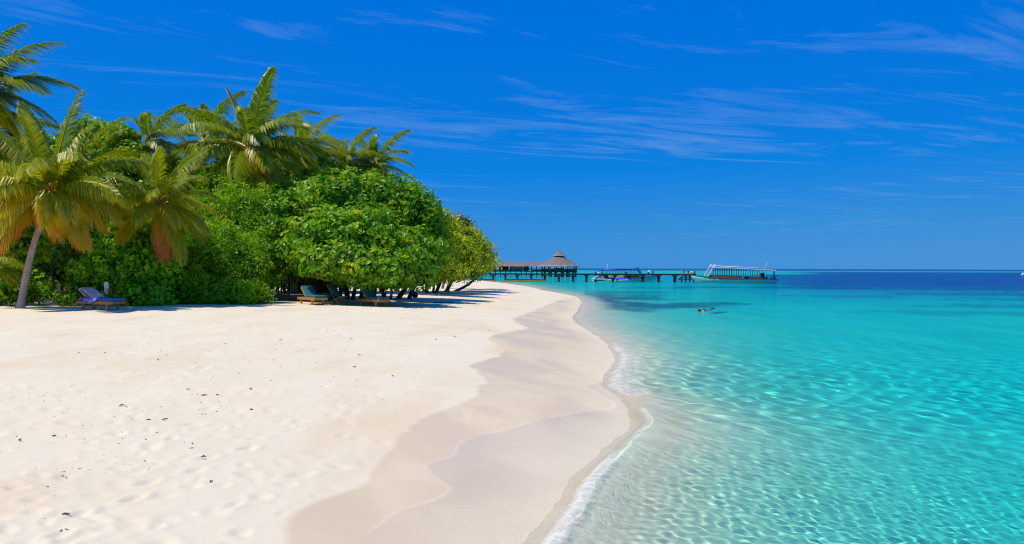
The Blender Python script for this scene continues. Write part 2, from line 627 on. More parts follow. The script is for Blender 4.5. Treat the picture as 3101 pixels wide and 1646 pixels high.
def ground_z(x, y):
    """smooth height of the sand"""
    x = np.asarray(x, float)
    y = np.asarray(y, float)
    s = shore_s(x, y)
    l = np.maximum(-s, 0)
    land = .92 * (1 - np.exp(-l / 6.8)) + .05 * sstep(4, 12, l) * (fbm(x * .25, y * .25, 3) - .5) * 2
    return np.where(s > 0, -depth_at(x, y, s), land)


def gz(x, y):
    return float(ground_z(np.array([x]), np.array([y]))[0])


def fan(y_start, px_rows, cols, dy_min, y_end=9000.0, u0=-.95):
    ys = [y_start]
    while ys[-1] < y_end:
        y = ys[-1]
        ys.append(y + max(dy_min, (y + 1.0) ** 2 / 2128.0 * px_rows))
    ys = np.array(ys)
    u = np.concatenate([[-4, -2.6, -1.8, -1.3, -1.1] if u0 < -.9 else [-4, -2, -1, -.7, -.5], np.linspace(u0, .95, cols), [1.1, 1.3, 1.8, 2.6, 4]])
    Yg, Ug = np.meshgrid(ys, u, indexing='ij')
    Xg = Ug * (Yg + 3.0)
    n = len(u)
    i = np.arange(len(ys) * n).reshape(len(ys), n)
    Fc = np.stack([i[:-1, :-1], i[:-1, 1:], i[1:, 1:], i[1:, :-1]], -1).reshape(-1, 4)
    return Xg.ravel(), Yg.ravel(), Fc


# --- sand and seabed: one sheet to the horizon
x, y, Fc = fan(1.5, 1.25, 620, .045)
z = ground_z(x, y)
s = shore_s(x, y)
wl_x = smooth_interp(y, WY, WX)
wedge = wl_x + .16 * (fbm(y * 1.7, x * .2, 3) - .5) * np.minimum(1 + y * .03, 2.5)
soft = .05 + .012 * np.maximum(10 - y, 0)
wetv = sstep(-soft, soft, x - wedge) * (1 - .75 * sstep(-1.6, .2, s)) * (.70 + .45 * sstep(.3, .65, fbm(x * .9 + .35 * y, y * .55, 3)))
# dry, trampled zone: pits and footprints pressed into the sand
rg = np.random.default_rng(5)
near = np.where((y < 34) & (s < -2.4) & (np.abs(x) < 26))[0]
nx_, ny_ = x[near], y[near]
dz = np.zeros(len(near))
order = np.argsort(ny_)
sy = ny_[order]
pits = []
for k in range(1100):
    py_ = 5.5 + 27 * rg.random() ** 1.6
    ux = rg.random()
    px_ = -(.70 * (py_ + 2)) * ux - .5
    # trampled belt runs from the lower left up towards the right
    belt = math.exp(-((px_ + 1.2 + .33 * py_) / (1.6 + .13 * py_)) ** 2)
    if rg.random() > .25 + .75 * belt:
        continue
    pits.append((px_, py_, rg.uniform(.04, .10) * (1 + py_ * .015), rg.uniform(.06, .17) * (1 + py_ * .015), rg.uniform(0, 3.14), rg.uniform(.004, .020)))
# one clear line of footprints walking away
fx, fy = -3.95, 6.3
for k in range(15):
    side = .09 if k % 2 else -.09
    ang = .25 + .05 * k
    pits.append((fx + side, fy, .055, .13, -ang, .03))
    fx += .22 * math.sin(ang)
    fy += .5 * math.cos(ang) + .02 * k
for (px_, py_, a_, b__, th, dep) in pits:
    lo, hi = np.searchsorted(sy, [py_ - .45, py_ + .45])
    idx = order[lo:hi]
    ddx = nx_[idx] - px_
    ddy = ny_[idx] - py_
    c_, s_n = math.cos(th), math.sin(th)
    q = ((ddx * c_ + ddy * s_n) / a_) ** 2 + ((-ddx * s_n + ddy * c_) / b__) ** 2
    dz[idx] += np.where(q < 6, -dep * np.exp(-q * 1.2) + dep * .45 * np.exp(-(np.sqrt(q) - 1.5) ** 2 * 4), 0)
tramp = sstep(2.6, 5.5, -s[near]) * (.5 + .5 * np.exp(-((nx_ + 1.2 + .33 * ny_) / (2.5 + .2 * ny_)) ** 2))
dz += tramp * .016 * (fbm(nx_ * 2.6, ny_ * 2.6, 4) - .5)
z[near] += dz
# seagrass and coral patches: albedo of the sea floor
patch = np.ones((len(x), 4))
def blob(cx_, cy_, rx, ry, amt, nsc=.55):
    q = ((x - cx_) / rx) ** 2 + ((y - cy_) / ry) ** 2 + (fbm(x * nsc + cx_, y * nsc * .6, 4) - .5) * 2.2
    return amt * (1 - sstep(.25, 1.35, q))
sub = sstep(.15, .6, -z)
g_ = np.zeros(len(x))
for b in ((8.6, 59, 3.2, 6, .85), (12.6, 60, 4.4, 4.4, .78), (6.9, 67, 2.6, 7, .9), (9.5, 74, 4.6, 6.5, .8), (16, 64, 3.0, 2.2, .8), (7.4, 53, 2.2, 3.5, .75), (10.5, 82, 5, 5, .6), (13, 92, 5, 5, .5),
          (21.5, 24, .7, .35, .55), (19.5, 27.5, 1.0, .4, .5), (30, 118, 8, 5, .6), (44, 121, 10, 4, .65), (20, 112, 6, 4, .5), (40, 62, 10, 4, .45), (30, 52, 8, 3, .35), (52, 75, 12, 6, .5), (60, 92, 16, 7, .55), (36, 84, 8, 4, .4), (75, 112, 20, 8, .6)):
    g_ = np.maximum(g_, blob(*b))
g_ = g_ * sub
grass_col = np.array([.05, .20, .34])
patch[:, :3] = 1 - g_[:, None] * (1 - grass_col)
# deep floor coloured dark blue in place of light scattered back by the water
backscatter = sstep(5, 10, -z)
patch[:, :3] *= 1 - backscatter[:, None] * (1 - np.array([.35, .45, .75]))
# crumbs of seaweed along old tide lines
lit_ = np.zeros(len(x))
l = -s
for c0, w0, am in ((5.2, 1.3, .55), (8.2, 2.4, .75), (12.5, 3.5, .55)):
    lit_ = np.maximum(lit_, am * np.exp(-((l - c0 - 1.2 * (fbm(y * .25, 0 * y, 3) - .5)) / w0) ** 2))
lit_ *= sstep(.42, .62, fbm(x * .8, y * .8, 3)) * sstep(2.5, 4, l)
fw_s = smooth_interp(y, FY, FX) + .09 * (fbm(y * 3.0, 0 * y + 7, 3) - .5)
filmv = sstep(-.03, .04, s + fw_s) * (1 - sstep(-.1, .1, s)) * (1 - sstep(18, 22, y))
fedge = .55 * np.exp(-((s + fw_s) / .022) ** 2) * (1 - sstep(16, 20, y)) * sstep(.3, .6, fbm(y * 2.2 + 1, 0 * y, 3))
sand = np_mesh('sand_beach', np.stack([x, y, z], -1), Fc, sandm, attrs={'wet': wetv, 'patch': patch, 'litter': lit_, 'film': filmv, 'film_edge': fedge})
sand['kind'] = 'structure'
sand.cycles.is_caustics_receiver = True

# --- water surface
x, y, Fc = fan(2.2, .48, 1080, .024, u0=-.32)
zg = ground_z(x, y)
s = shore_s(x, y)
rg = np.random.default_rng(3)
zw = np.zeros(len(x))
dyl = np.maximum(.024, (y + 1) ** 2 / 2128 * .48)
calm = sstep(-.2, 1.2, s)
for k in range(40):
    L = .10 * (.27 / .10) ** rg.random()
    a = R(20) + rg.normal(0, .75)
    ph = rg.uniform(0, 6.28)
    A = .0030 * L * rg.uniform(.6, 1.3)
    fade = 1 - sstep(.16, .34, dyl / L)
    kk = 2 * math.pi / L
    wx = x + .25 * vnoise(x * .7 + k, y * .7)
    zw += A * fade * np.sin(kk * (wx * math.cos(a) + y * math.sin(a)) + ph)
for k in range(24):
    L = .38 * (1.4 / .38) ** rg.random()
    a = R(25) + rg.normal(0, .6)
    ph = rg.uniform(0, 6.28)
    fade = 1 - sstep(.2, .42, dyl / L)
    kk = 2 * math.pi / L
    wx = x + .3 * vnoise(x * .5 + k, y * .5 + 3)
    zw += (.0009 + .0085 * sstep(9, 19, y)) * L * rg.uniform(.6, 1.3) * fade * np.sin(kk * (wx * math.cos(a) + y * math.sin(a)) + ph)
zw *= np.minimum(2.6, .46 / (np.maximum(-zg, 0) + .10))
# long low swell lines
for L, a, A in ((3.6, R(12), .010), (5.2, R(-8), .012), (9, R(30), .012)):
    kk = 2 * math.pi / L
    zw += A * (1 - sstep(.2, .4, dyl / L)) * np.sin(kk * (x * math.cos(a) + y * math.sin(a)) + 1.3 * fbm(x * .3, y * .3, 2))
zw *= calm * (.75 + .25 * sstep(0, 3, s))
# small breaking wave along the waterline
yb = y
wob = .10 * (fbm(yb * 1.3, 0 * yb, 3) - .5)
bs = s - (.16 + wob)
amp = .11 * sstep(5, 7, y) * (1 - sstep(14.6, 15.6, y)) + .07 * sstep(16, 18, y) * (1 - sstep(26, 31, y)) + .03 * sstep(30, 36, y) * (1 - sstep(60, 70, y))
amp = amp * (.55 + .9 * fbm(y * .9 + 4, 0 * y + 3, 3))
zw += amp * np.where(bs < 0, np.exp(-(bs / .13) ** 2), np.exp(-(bs / .40) ** 2))
# the sheet ends where the water thins out on the sand
fw = .16 + .10 * (fbm(y * 2.4, 0 * y + 7, 3) - .5) - .35 * sstep(45, 80, y)
zsurf = np.maximum(zw, zg + .012)
dep = np.maximum(zsurf - zg, 0)
dep = np.where(dep > 0, dep, 0)
# Beer-Lambert tint of the water column, one crossing (sun in, view out)
a_abs = np.array([.90, .050, .005])
GAIN = 1.13     # makes up for sunlight the caustic solver drops at steep ripples
opt = dep * (.9 + .25 * fbm(x * .4, y * .12, 3))
tintv = np.ones((len(x), 4))
tintv[:, :3] = np.exp(-opt[:, None] * a_abs) * GAIN
# foam: behind the breaker, where the swash turns, in drifting lacework
fo = np.zeros(len(x))
fo = np.maximum(fo, .74 * np.exp(-((s - .14) / .22) ** 2) * sstep(5, 6.5, y) * (1 - sstep(10.5, 12, y)))
fo = np.maximum(fo, .40 * np.exp(-((s - .14) / .14) ** 2) * sstep(10.5, 12, y) * (1 - sstep(15, 16, y)))
fo = np.maximum(fo, .60 * np.where(s < .15, np.exp(-((s - .15) / .3) ** 2), np.exp(-((s - .15) / 1.0) ** 2)) * sstep(15.2, 17, y) * (1 - sstep(26, 33, y)))
fo = np.maximum(fo, .45 * np.exp(-((s - .3) / .5) ** 2) * sstep(29, 33, y) * (1 - sstep(60, 75, y)))
fo = np.maximum(fo, .30 * np.exp(-((s - 1.6) / 1.2) ** 2) * sstep(18, 24, y) * (1 - sstep(40, 50, y)))
keep = (s + fw > 0)[Fc].all(1)
Fc = Fc[keep]
used, inv = np.unique(Fc, return_inverse=True)
Fc = inv.reshape(-1, 4)
x, y, zsurf, tintv, fo = x[used], y[used], zsurf[used], tintv[used], fo[used]
water = np_mesh('sea_water', np.stack([x, y, zsurf], -1), Fc, waterm, attrs={'tint': tintv, 'foam': fo})
water['kind'] = 'structure'
water.cycles.is_caustics_caster = True

# ------------------------------------------------------------------ foliage
def leaf_cloud(centers, normals, size, rgen, val, fold=True, aspect=.8, upbias=.5):
    """one leaf per centre: a kite folded along its midrib. returns V, F(tris), rnd"""
    n = len(centers)
    nrm = normals + rgen.normal(0, .55, (n, 3))
    nrm[:, 2] += upbias
    nrm /= np.linalg.norm(nrm, axis=1, keepdims=True) + 1e-9
    t = rgen.normal(0, 1, (n, 3))
    t -= nrm * np.sum(t * nrm, 1, keepdims=True)
    t /= np.linalg.norm(t, axis=1, keepdims=True) + 1e-9
    t[:, 2] -= .25
    b = np.cross(nrm, t)
    b /= np.linalg.norm(b, axis=1, keepdims=True) + 1e-9
    sz = size * rgen.uniform(.5, 1.5, (n, 1))
    w = sz * aspect * .5
    p0 = centers - t * sz * .5
    p1 = centers + t * sz * .5 - nrm * sz * .12
    pl = centers - t * sz * .08 + b * w + nrm * sz * .10
    pr = centers - t * sz * .08 - b * w + nrm * sz * .10
    V = np.stack([p0, pl, p1, pr], 1).reshape(-1, 3)
    i = np.arange(n)[:, None] * 4
    Fc = np.concatenate([i + np.array([[0, 2, 1]]), i + np.array([[0, 3, 2]])], 0)
    return V, Fc, np.repeat(val, 4)


def make_crown(lobes, size, dens, seed, clump=.75, parent=None, m=None, aspect=.8, thin=0.0, val_shift=0.0, per=26, inner=26, oldfrac=.012):
    """lobes: list of (px, py, rx, ry, Y) in photograph pixels; leaves sit in small bunches over each lobe"""
    rg = np.random.default_rng(seed)
    Ps, Ns, Vs = [], [], []
    L = [(np.array(at(a, b, Y)), np.array([rx * Y / F, max(rx, ry) * .8 * Y / F, ry * Y / F])) for a, b, rx, ry, Y in lobes]
    for c, r in L:
        area = 4 * math.pi * ((r[0] * r[1]) ** 1.6 / 3 + (r[0] * r[2]) ** 1.6 / 3 + (r[1] * r[2]) ** 1.6 / 3) ** (1 / 1.6)
        nb = int(area * dens * 1.5)
        d = rg.normal(0, 1, (nb, 3))
        d /= np.linalg.norm(d, axis=1, keepdims=True)
        d = d[(d[:, 1] < .45)]                      # the far side of the mass stays thin
        nb = len(d)
        rad = rg.uniform(.70, 1.06, (nb, 1)) + .10 * rg.normal(0, 1, (nb, 1)).clip(-1, 1.6)
        spr = rg.random(nb) < .09
        rad[spr, 0] = rg.uniform(1.08, 1.30, spr.sum())
        gap = np.sin(d[:, 0] * 7 + c[0] * 3) * np.sin(d[:, 2] * 8 + c[2] * 5) + np.sin(d[:, 1] * 6 + d[:, 0] * 4 + c[1])
        rad[gap > .95, 0] -= .24
        bc = c + d * r * rad
        cr = clump * rg.uniform(.5, 1.2, nb)
        cr[spr] *= .55
        # drop bunches buried deep in another lobe
        keep = np.ones(nb, bool)
        for c2, r2 in L:
            if c2 is c:
                continue
            keep &= (((bc - c2) / r2) ** 2).sum(1) > .42
        keep &= bc[:, 2] > .78
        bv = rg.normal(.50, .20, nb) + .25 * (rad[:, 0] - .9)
        for j in np.where(keep)[0]:
            k = max(4, int(per * (cr[j] / clump) ** 2 * rg.uniform(.7, 1.2)))
            q = rg.normal(0, 1, (k, 3))
            q /= np.linalg.norm(q, axis=1, keepdims=True)
            q[:, 2] = np.abs(q[:, 2]) * rg.choice([1, 1, -1], k)
            rr = rg.uniform(.45, 1.0, (k, 1)) ** .6
            pts = bc[j] + q * rr * cr[j] * np.array([1, 1, .72])
            Ps.append(pts)
            Ns.append(q * .8 + d[j] * .7)
            Vs.append(bv[j] + rg.normal(0, .12, k))
    nin = 0
    for c, r in L:                                   # big filler leaves inside the crown; their shade is painted as darker green
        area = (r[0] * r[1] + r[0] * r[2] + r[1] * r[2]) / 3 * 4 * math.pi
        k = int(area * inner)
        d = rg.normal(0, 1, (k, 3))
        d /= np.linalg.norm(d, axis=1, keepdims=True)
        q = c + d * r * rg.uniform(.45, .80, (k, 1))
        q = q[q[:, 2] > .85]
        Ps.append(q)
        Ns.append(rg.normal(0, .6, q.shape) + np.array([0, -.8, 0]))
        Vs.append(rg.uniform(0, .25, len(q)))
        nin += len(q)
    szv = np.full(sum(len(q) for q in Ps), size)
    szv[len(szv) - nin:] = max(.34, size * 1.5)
    P = np.concatenate(Ps)
    N = np.concatenate(Ns)
    v = np.clip(np.concatenate(Vs) + val_shift, 0, .93)
    old = rg.random(len(v)) < oldfrac
    v[old] = rg.uniform(.94, 1.0, old.sum())
    ok = P[:, 2] > .80
    if thin:
        ok &= rg.random(len(P)) > thin
    P, N, v, szv = P[ok], N[ok], v[ok], szv[ok]
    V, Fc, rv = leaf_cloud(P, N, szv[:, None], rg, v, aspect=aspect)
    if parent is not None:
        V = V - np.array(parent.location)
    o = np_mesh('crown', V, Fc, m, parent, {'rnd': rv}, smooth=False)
    o['kind'] = 'stuff'
    return o


def limb(p0, p1, r0, r1, bend=.25, n=7, seed=0):
    rr = random.Random(seed)
    p0, p1 = Vector(p0), Vector(p1)
    d = p1 - p0
    side = Vector((rr.uniform(-1, 1), rr.uniform(-1, 1), rr.uniform(-.2, .5))) * d.length * bend
    pts, rad = [], []
    for i in range(n):
        t = i / (n - 1)
        pts.append(p0 + d * t + side * (t * (1 - t)) + Vector((rr.uniform(-1, 1), rr.uniform(-1, 1), 0)) * d.length * .012)
        rad.append(r0 + (r1 - r0) * t)
    return pts, rad


def tree(name, label, base, lobes, size, dens, seed, stems, m, bark=BARK, cat='tree', group=None, **kw):
    """base: (px, Y); stems: list of (dx, dy, r, target_lobe_index or (px,py,Y))"""
    bx, bY = X_(base[0], base[1]), base[1]
    root = thing(name, label, cat, (bx, bY, gz(bx, bY) - .05), 0, group)
    off = Vector(root.location)
    mb = MB()
    for i, (dx, dy, r, tgt) in enumerate(stems):
        p0 = Vector((bx + dx, bY + dy, gz(bx + dx, bY + dy) - .15))
        if isinstance(tgt, int):
            l = lobes[tgt]
            p1 = at(l[0], l[1], l[4])
        else:
            p1 = at(*tgt)
        pts, rad = limb(p0, p1, r, r * .3, .3, 8, seed * 31 + i)
        mb.tube([q - off for q in pts], rad, 7)
        for k in range(3):
            q = pts[4 + k]
            e = q + Vector((random.uniform(-1, 1), random.uniform(-1, .6), random.uniform(.2, .9))) * (p1 - p0).length * .28
            pp, ra = limb(q, e, rad[4 + k] * .6, rad[4 + k] * .15, .3, 5, seed * 77 + i * 5 + k)
            mb.tube([z_ - off for z_ in pp], ra, 5)
    mb.build('trunk', bark, root)
    make_crown(lobes, size, dens, seed, parent=root, m=m, **kw)
    return root


# dense broad-leaved tree whose dome fills the middle of the vegetation
tree('broadleaf_tree', 'broad dome-shaped leafy tree spreading low over teal loungers and their shade', (1050, 47),
     [(905, 690, 115, 125, 46), (1005, 625, 130, 98, 48), (1115, 640, 135, 98, 49), (1225, 685, 112, 112, 50),
      (1060, 735, 170, 95, 43.2), (1245, 775, 95, 80, 47), (915, 762, 100, 56, 44), (1010, 792, 98, 48, 41.2), (1130, 812, 108, 54, 41.2), (1300, 740, 48, 60, 50), (1215, 816, 85, 52, 42.2), (842, 715, 75, 95, 45), (1265, 838, 42, 24, 43), (1095, 838, 42, 18, 40.5)],
     .25, 4.6, 21,
     [(-1.2, -1.0, .16, 0), (-.8, -.6, .13, 1), (-.3, -1.2, .15, 4), (0, .2, .17, 1), (.4, -.7, .12, 2), (.9, -.3, .14, 2), (-1.6, .3, .12, 6), (-.1, -1.4, .10, 7),
      (1.3, .2, .11, 8), (1.8, 2.0, .16, 3), (2.6, 2.4, .17, 5), (3.2, 2.8, .15, 9), (2.3, 1.4, .10, 8), (-.6, -.2, .1, (960, 830, 45)), (.3, .1, .1, (1090, 835, 45.5)), (.9, .6, .09, (1130, 840, 46))],
     LEAF_BROAD, clump=.62, per=38, val_shift=.10, oldfrac=.016)
# lower yellow-green tree leaning out over the sand towards the jetty
tree('coastal_tree', 'low yellow-green tree leaning over the sand towards the jetty', (1290, 60),
     [(1300, 780, 80, 62, 57), (1365, 775, 85, 62, 62), (1430, 765, 62, 58, 70), (1380, 735, 55, 45, 68), (1470, 800, 34, 26, 74), (1330, 820, 85, 34, 60), (1405, 820, 60, 24, 66), (1322, 695, 62, 62, 56), (1395, 722, 58, 48, 67)],
     .19, 4.2, 22,
     [(0, 0, .16, 0), (.6, 1.5, .15, 1), (1.2, 4, .15, 2), (.3, 2, .12, 5), (1.5, 6, .14, 4), (1.0, 3, .1, 6)], LEAF_YELLOW, clump=.60, per=26, val_shift=.03)
# half-bare grey tree behind it
gt = tree('half_bare_tree', 'thin grey-leaved tree with bare twigs above the leaning yellow-green tree', (1340, 74),
          [(1372, 690, 36, 38, 74), (1405, 680, 28, 30, 76), (1350, 720, 40, 35, 73), (1430, 725, 30, 30, 78)], .20, 3.0, 23,
          [(0, 0, .14, 0), (.5, .5, .12, 1), (-.3, .3, .1, (1335, 640, 74)), (.3, .3, .1, 3)], LEAF_GREY, BARKGREY, clump=.55, per=18, thin=.2)
mb = MB()
rr = random.Random(4)
off = Vector(gt.location)
for k in range(34):
    a = at(1345 + rr.uniform(-22, 40), 690 + rr.uniform(-25, 20), 73.5)
    b = a + Vector((rr.uniform(-.9, .9), rr.uniform(-.5, .5), rr.uniform(.6, 2.2)))
    pts, rad = limb(a, b, .028, .010, .25, 5, k)
    mb.tube([q - off for q in pts], rad, 4)
mb.build('bare_twigs', BARKGREY, gt)
# fine-leaved bush down to the sand and the feathery tree above it
tree('fine_leaved_bush', 'rounded fine-leaved bush reaching down to the sand beside the terrace', (690, 40.5),
     [(600, 800, 105, 105, 40.5), (715, 815, 105, 95, 41), (560, 880, 85, 52, 39.3), (690, 885, 120, 46, 39.8), (770, 888, 48, 42, 40.6), (660, 760, 100, 80, 41.5)],
     .12, 8.5, 24, [(0, 0, .09, 0), (.5, .2, .08, 1), (-.6, 0, .08, 2), (.3, -.2, .07, 3)], LEAF_FINE, cat='bush', clump=.42, per=46, aspect=.55)
tree('feathery_tree', 'feathery green tree rising between the fine-leaved bush and the tall palm', (680, 46),
     [(620, 680, 110, 95, 44), (740, 670, 105, 100, 45), (800, 760, 75, 90, 44), (560, 700, 80, 85, 44), (690, 590, 95, 65, 46.5), (800, 620, 60, 75, 46.5)],
     .13, 7.0, 25, [(0, 0, .14, 0), (.6, .2, .12, 1), (-.5, 0, .1, 3), (.2, .6, .12, 4)], LEAF_FINE, clump=.5, per=46, aspect=.5)
# big-leaved bushes at the left
tree('big_leaved_bush', 'bright big-leaved bush behind the lounger with the purple towel', (400, 38.5),
     [(395, 745, 105, 85, 38.5), (330, 830, 95, 62, 38), (450, 830, 85, 75, 38), (480, 760, 80, 90, 39.5), (430, 893, 80, 32, 37.2), (380, 800, 90, 60, 37.6)],
     .23, 4.6, 26, [(0, 0, .1, 0), (.5, .3, .09, 2), (-.6, .2, .09, 1), (.8, .4, .09, 3)], LEAF_BRIGHT, cat='bush', clump=.55, per=24)
tree('shady_bush', 'dark bush behind the leaning palm trunk, hiding a white bungalow', (230, 41),
     [(235, 720, 100, 70, 40), (150, 700, 85, 65, 41), (285, 790, 55, 60, 39.5), (60, 730, 75, 75, 41), (245, 830, 40, 40, 39.5), (20, 850, 60, 50, 40)],
     .20, 4.2, 27, [(0, 0, .1, 0), (-1.2, .3, .09, 1), (.8, 0, .09, 2), (-2.6, 0, .09, 3)], LEAF_DARK, cat='bush', clump=.55, per=24)
tree('low_shrub', 'low dark shrub at the foot of the leaning palm trunk', (120, 37),
     [(120, 885, 60, 28, 36.6), (70, 890, 50, 30, 36.4), (205, 905, 45, 22, 36.2), (20, 895, 50, 30, 36), (260, 880, 50, 32, 37)], .16, 5.5, 28,
     [(0, 0, .04, 0), (-.5, 0, .04, 1)], LEAF_DARK, cat='shrub', clump=.36, per=20, aspect=.4)
# taller trees behind the palms
tree('tall_leafy_tree', 'tall round-leaved tree topping out behind the leaning palm crown', (300, 48),
     [(330, 440, 72, 62, 48), (265, 420, 60, 52, 48), (370, 520, 85, 80, 47), (250, 540, 120, 90, 47), (330, 620, 130, 80, 45), (430, 540, 70, 60, 49), (530, 520, 60, 60, 51)],
     .24, 4.0, 29, [(0, 0, .2, 0), (-.6, .3, .16, 1), (.5, .3, .16, 2)], LEAF_DARK, clump=.6, per=24, val_shift=.08)
tree('background_tree', 'dark leafy tree behind the leaning palm at the edge of the grove', (60, 52),
     [(60, 560, 130, 120, 51), (160, 640, 130, 100, 49), (40, 680, 110, 110, 48), (120, 470, 80, 60, 52)], .24, 3.4, 30,
     [(0, 0, .2, 0), (.8, 0, .16, 1)], LEAF_DARK, clump=.65, per=22, group=None)
tree('background_tree', 'dark leafy tree filling the grove below the tall palm crown', (560, 53),
     [(480, 610, 110, 100, 50), (560, 560, 90, 80, 53), (640, 560, 100, 80, 54), (780, 570, 90, 80, 54), (860, 540, 80, 60, 56), (960, 540, 90, 55, 57)], .24, 3.2, 31,
     [(0, 0, .2, 0), (1.2, .5, .16, 2), (3, .5, .16, 4)], LEAF_DARK, clump=.7, per=22)
tree('background_tree', 'dark leafy tree behind the broad dome-shaped tree beside the last palms', (1120, 60),
     [(1090, 590, 110, 70, 60), (1190, 620, 90, 80, 60), (1010, 590, 90, 60, 60)], .24, 3.0, 32, [(0, 0, .2, 0), (.8, .2, .16, 1)], LEAF_DARK, clump=.7, per=22, val_shift=.1)


for k_, (px_, lob) in enumerate(((90, [(60, 830, 90, 75, 46), (180, 800, 90, 80, 46), (120, 870, 120, 40, 45)]),
                             (400, [(330, 800, 120, 90, 46), (470, 800, 110, 90, 46), (400, 870, 140, 42, 45)]),
                             (680, [(620, 800, 110, 100, 47), (740, 800, 100, 90, 47), (690, 870, 140, 42, 46)]),
                             (930, [(880, 800, 110, 60, 60), (1020, 810, 110, 50, 61), (960, 845, 150, 26, 60)]))):
    tree('understory_shrub', ['dark undergrowth behind the bungalow, under the towering palm', 'dark undergrowth behind the big-leaved bush',
                              'dark undergrowth behind the fine-leaved bush', 'dark undergrowth behind the terrace with yellow parasols'][k_],
         (px_, lob[0][4]), lob, .26, 3.0, 60 + k_, [(0, 0, .08, 0), (.6, .1, .08, 1)], LEAF_DARK, cat='shrub', clump=.6, per=22)


# ------------------------------------------------------------------ coconut palms
def frond_mesh(origin, L, az, el, age, rg, wind=.0, stiff=1.0):
    """one pinnate leaf; rachis curved by its weight and the wind. returns V, F(tris), rnd"""
    n = 16
    d = np.array([math.cos(az) * math.cos(el), math.sin(az) * math.cos(el), math.sin(el)])
    p = np.array(origin, float)
    pts, dirs = [p.copy()], [d.copy()]
    h = L / (n - 1)
    droop = (1.15 + .55 * age) / stiff
    for i in range(1, n):
        t = i / (n - 1)
        d = d + np.array([wind * .9 * t, 0, -droop * (.25 + t)]) * (1.0 / (n - 1)) * ((1.08 if el < .95 else .85) if el > 0 else 1.0)
        d /= np.linalg.norm(d)
        p = p + d * h
        pts.append(p.copy())
        dirs.append(d.copy())
    pts = np.array(pts)
    dirs = np.array(dirs)
    V, Fc, rv = [], [], []
    side0 = np.cross(dirs[0], [0, 0, 1.0])
    if np.linalg.norm(side0) < .2:
        side0 = np.array([-math.sin(az), math.cos(az), 0])
    side0 /= np.linalg.norm(side0)
    twist = rg.normal(0, .35)
    # rachis: three-sided tapered stick
    base = 0
    for i in range(n):
        t = i / (n - 1)
        r = (.045 * (1 - t) ** .8 + .007) * L / 4.2
        sd = side0 - dirs[i] * np.dot(side0, dirs[i])
        sd /= np.linalg.norm(sd)
        up = np.cross(sd, dirs[i])
        for k in range(3):
            a = 2 * math.pi * k / 3 + math.pi / 2
            V.append(pts[i] + (sd * math.cos(a) * 1.2 + up * math.sin(a)) * r)
            rv.append(min(.75, .50 + .25 * age + .1 * (1 - t)))
        if i:
            b = base + (i - 1) * 3
            for k in range(3):
                k2 = (k + 1) % 3
                Fc += [(b + k, b + k2, b + 3 + k2), (b + k, b + 3 + k2, b + 3 + k)]
    nl = 88
    for sgn in (-1, 1):
        for j in range(nl):
            t = .14 + .86 * (j + rg.uniform(-.3, .3)) / nl
            t = min(max(t, .12), .995)
            f_ = t * (n - 1)
            i = min(int(f_), n - 2)
            u = f_ - i
            o = pts[i] * (1 - u) + pts[i + 1] * u
            dr = dirs[i] * (1 - u) + dirs[i + 1] * u
            sd = side0 - dr * np.dot(side0, dr)
            sd /= np.linalg.norm(sd)
            up = np.cross(sd, dr)
            sd2 = sd * math.cos(twist) + up * math.sin(twist)
            up2 = np.cross(sd2, dr)
            ll = L * .255 * (math.sin(math.pi * (.16 + .78 * t)) ** .75) * rg.uniform(.88, 1.08)
            ang = R(62) - R(34) * t
            lift = .28 * (1 - age)
            ld = sd2 * sgn * math.sin(ang) + dr * math.cos(ang) + up2 * lift
            ld = ld + rg.normal(0, .085, 3)
            ld /= np.linalg.norm(ld)
            wdt = (.026 + .012 * (1 - t)) * L / 4.2 * 1.1
            wv = np.cross(ld, up2)
            wv /= np.linalg.norm(wv) + 1e-9
            g1 = np.array([wind * .15, 0, -.10 - .10 * age]) * ll
            g2 = np.array([wind * .55, 0, -.55 - .35 * age]) * ll
            m1_ = o + ld * ll * .5 + g1 * .5
            m2_ = o + ld * ll * .94 + g2
            b = len(V)
            V += [o - wv * wdt * .5, o + wv * wdt * .5, m1_ - wv * wdt, m1_ + wv * wdt, m2_]
            c = .24 + .20 * rg.random() + .34 * age + .34 * max(0, age - .35) * (t ** 1.2) * 1.6
            c1 = min(.97, c)
            c2 = min(1.0, c + .22 * age + .05)
            rv += [c1, c1, c1, c1, c2]
            Fc += [(b, b + 1, b + 3), (b, b + 3, b + 2), (b + 2, b + 3, b + 4)]
    return np.array(V), np.array(Fc), np.array(rv)


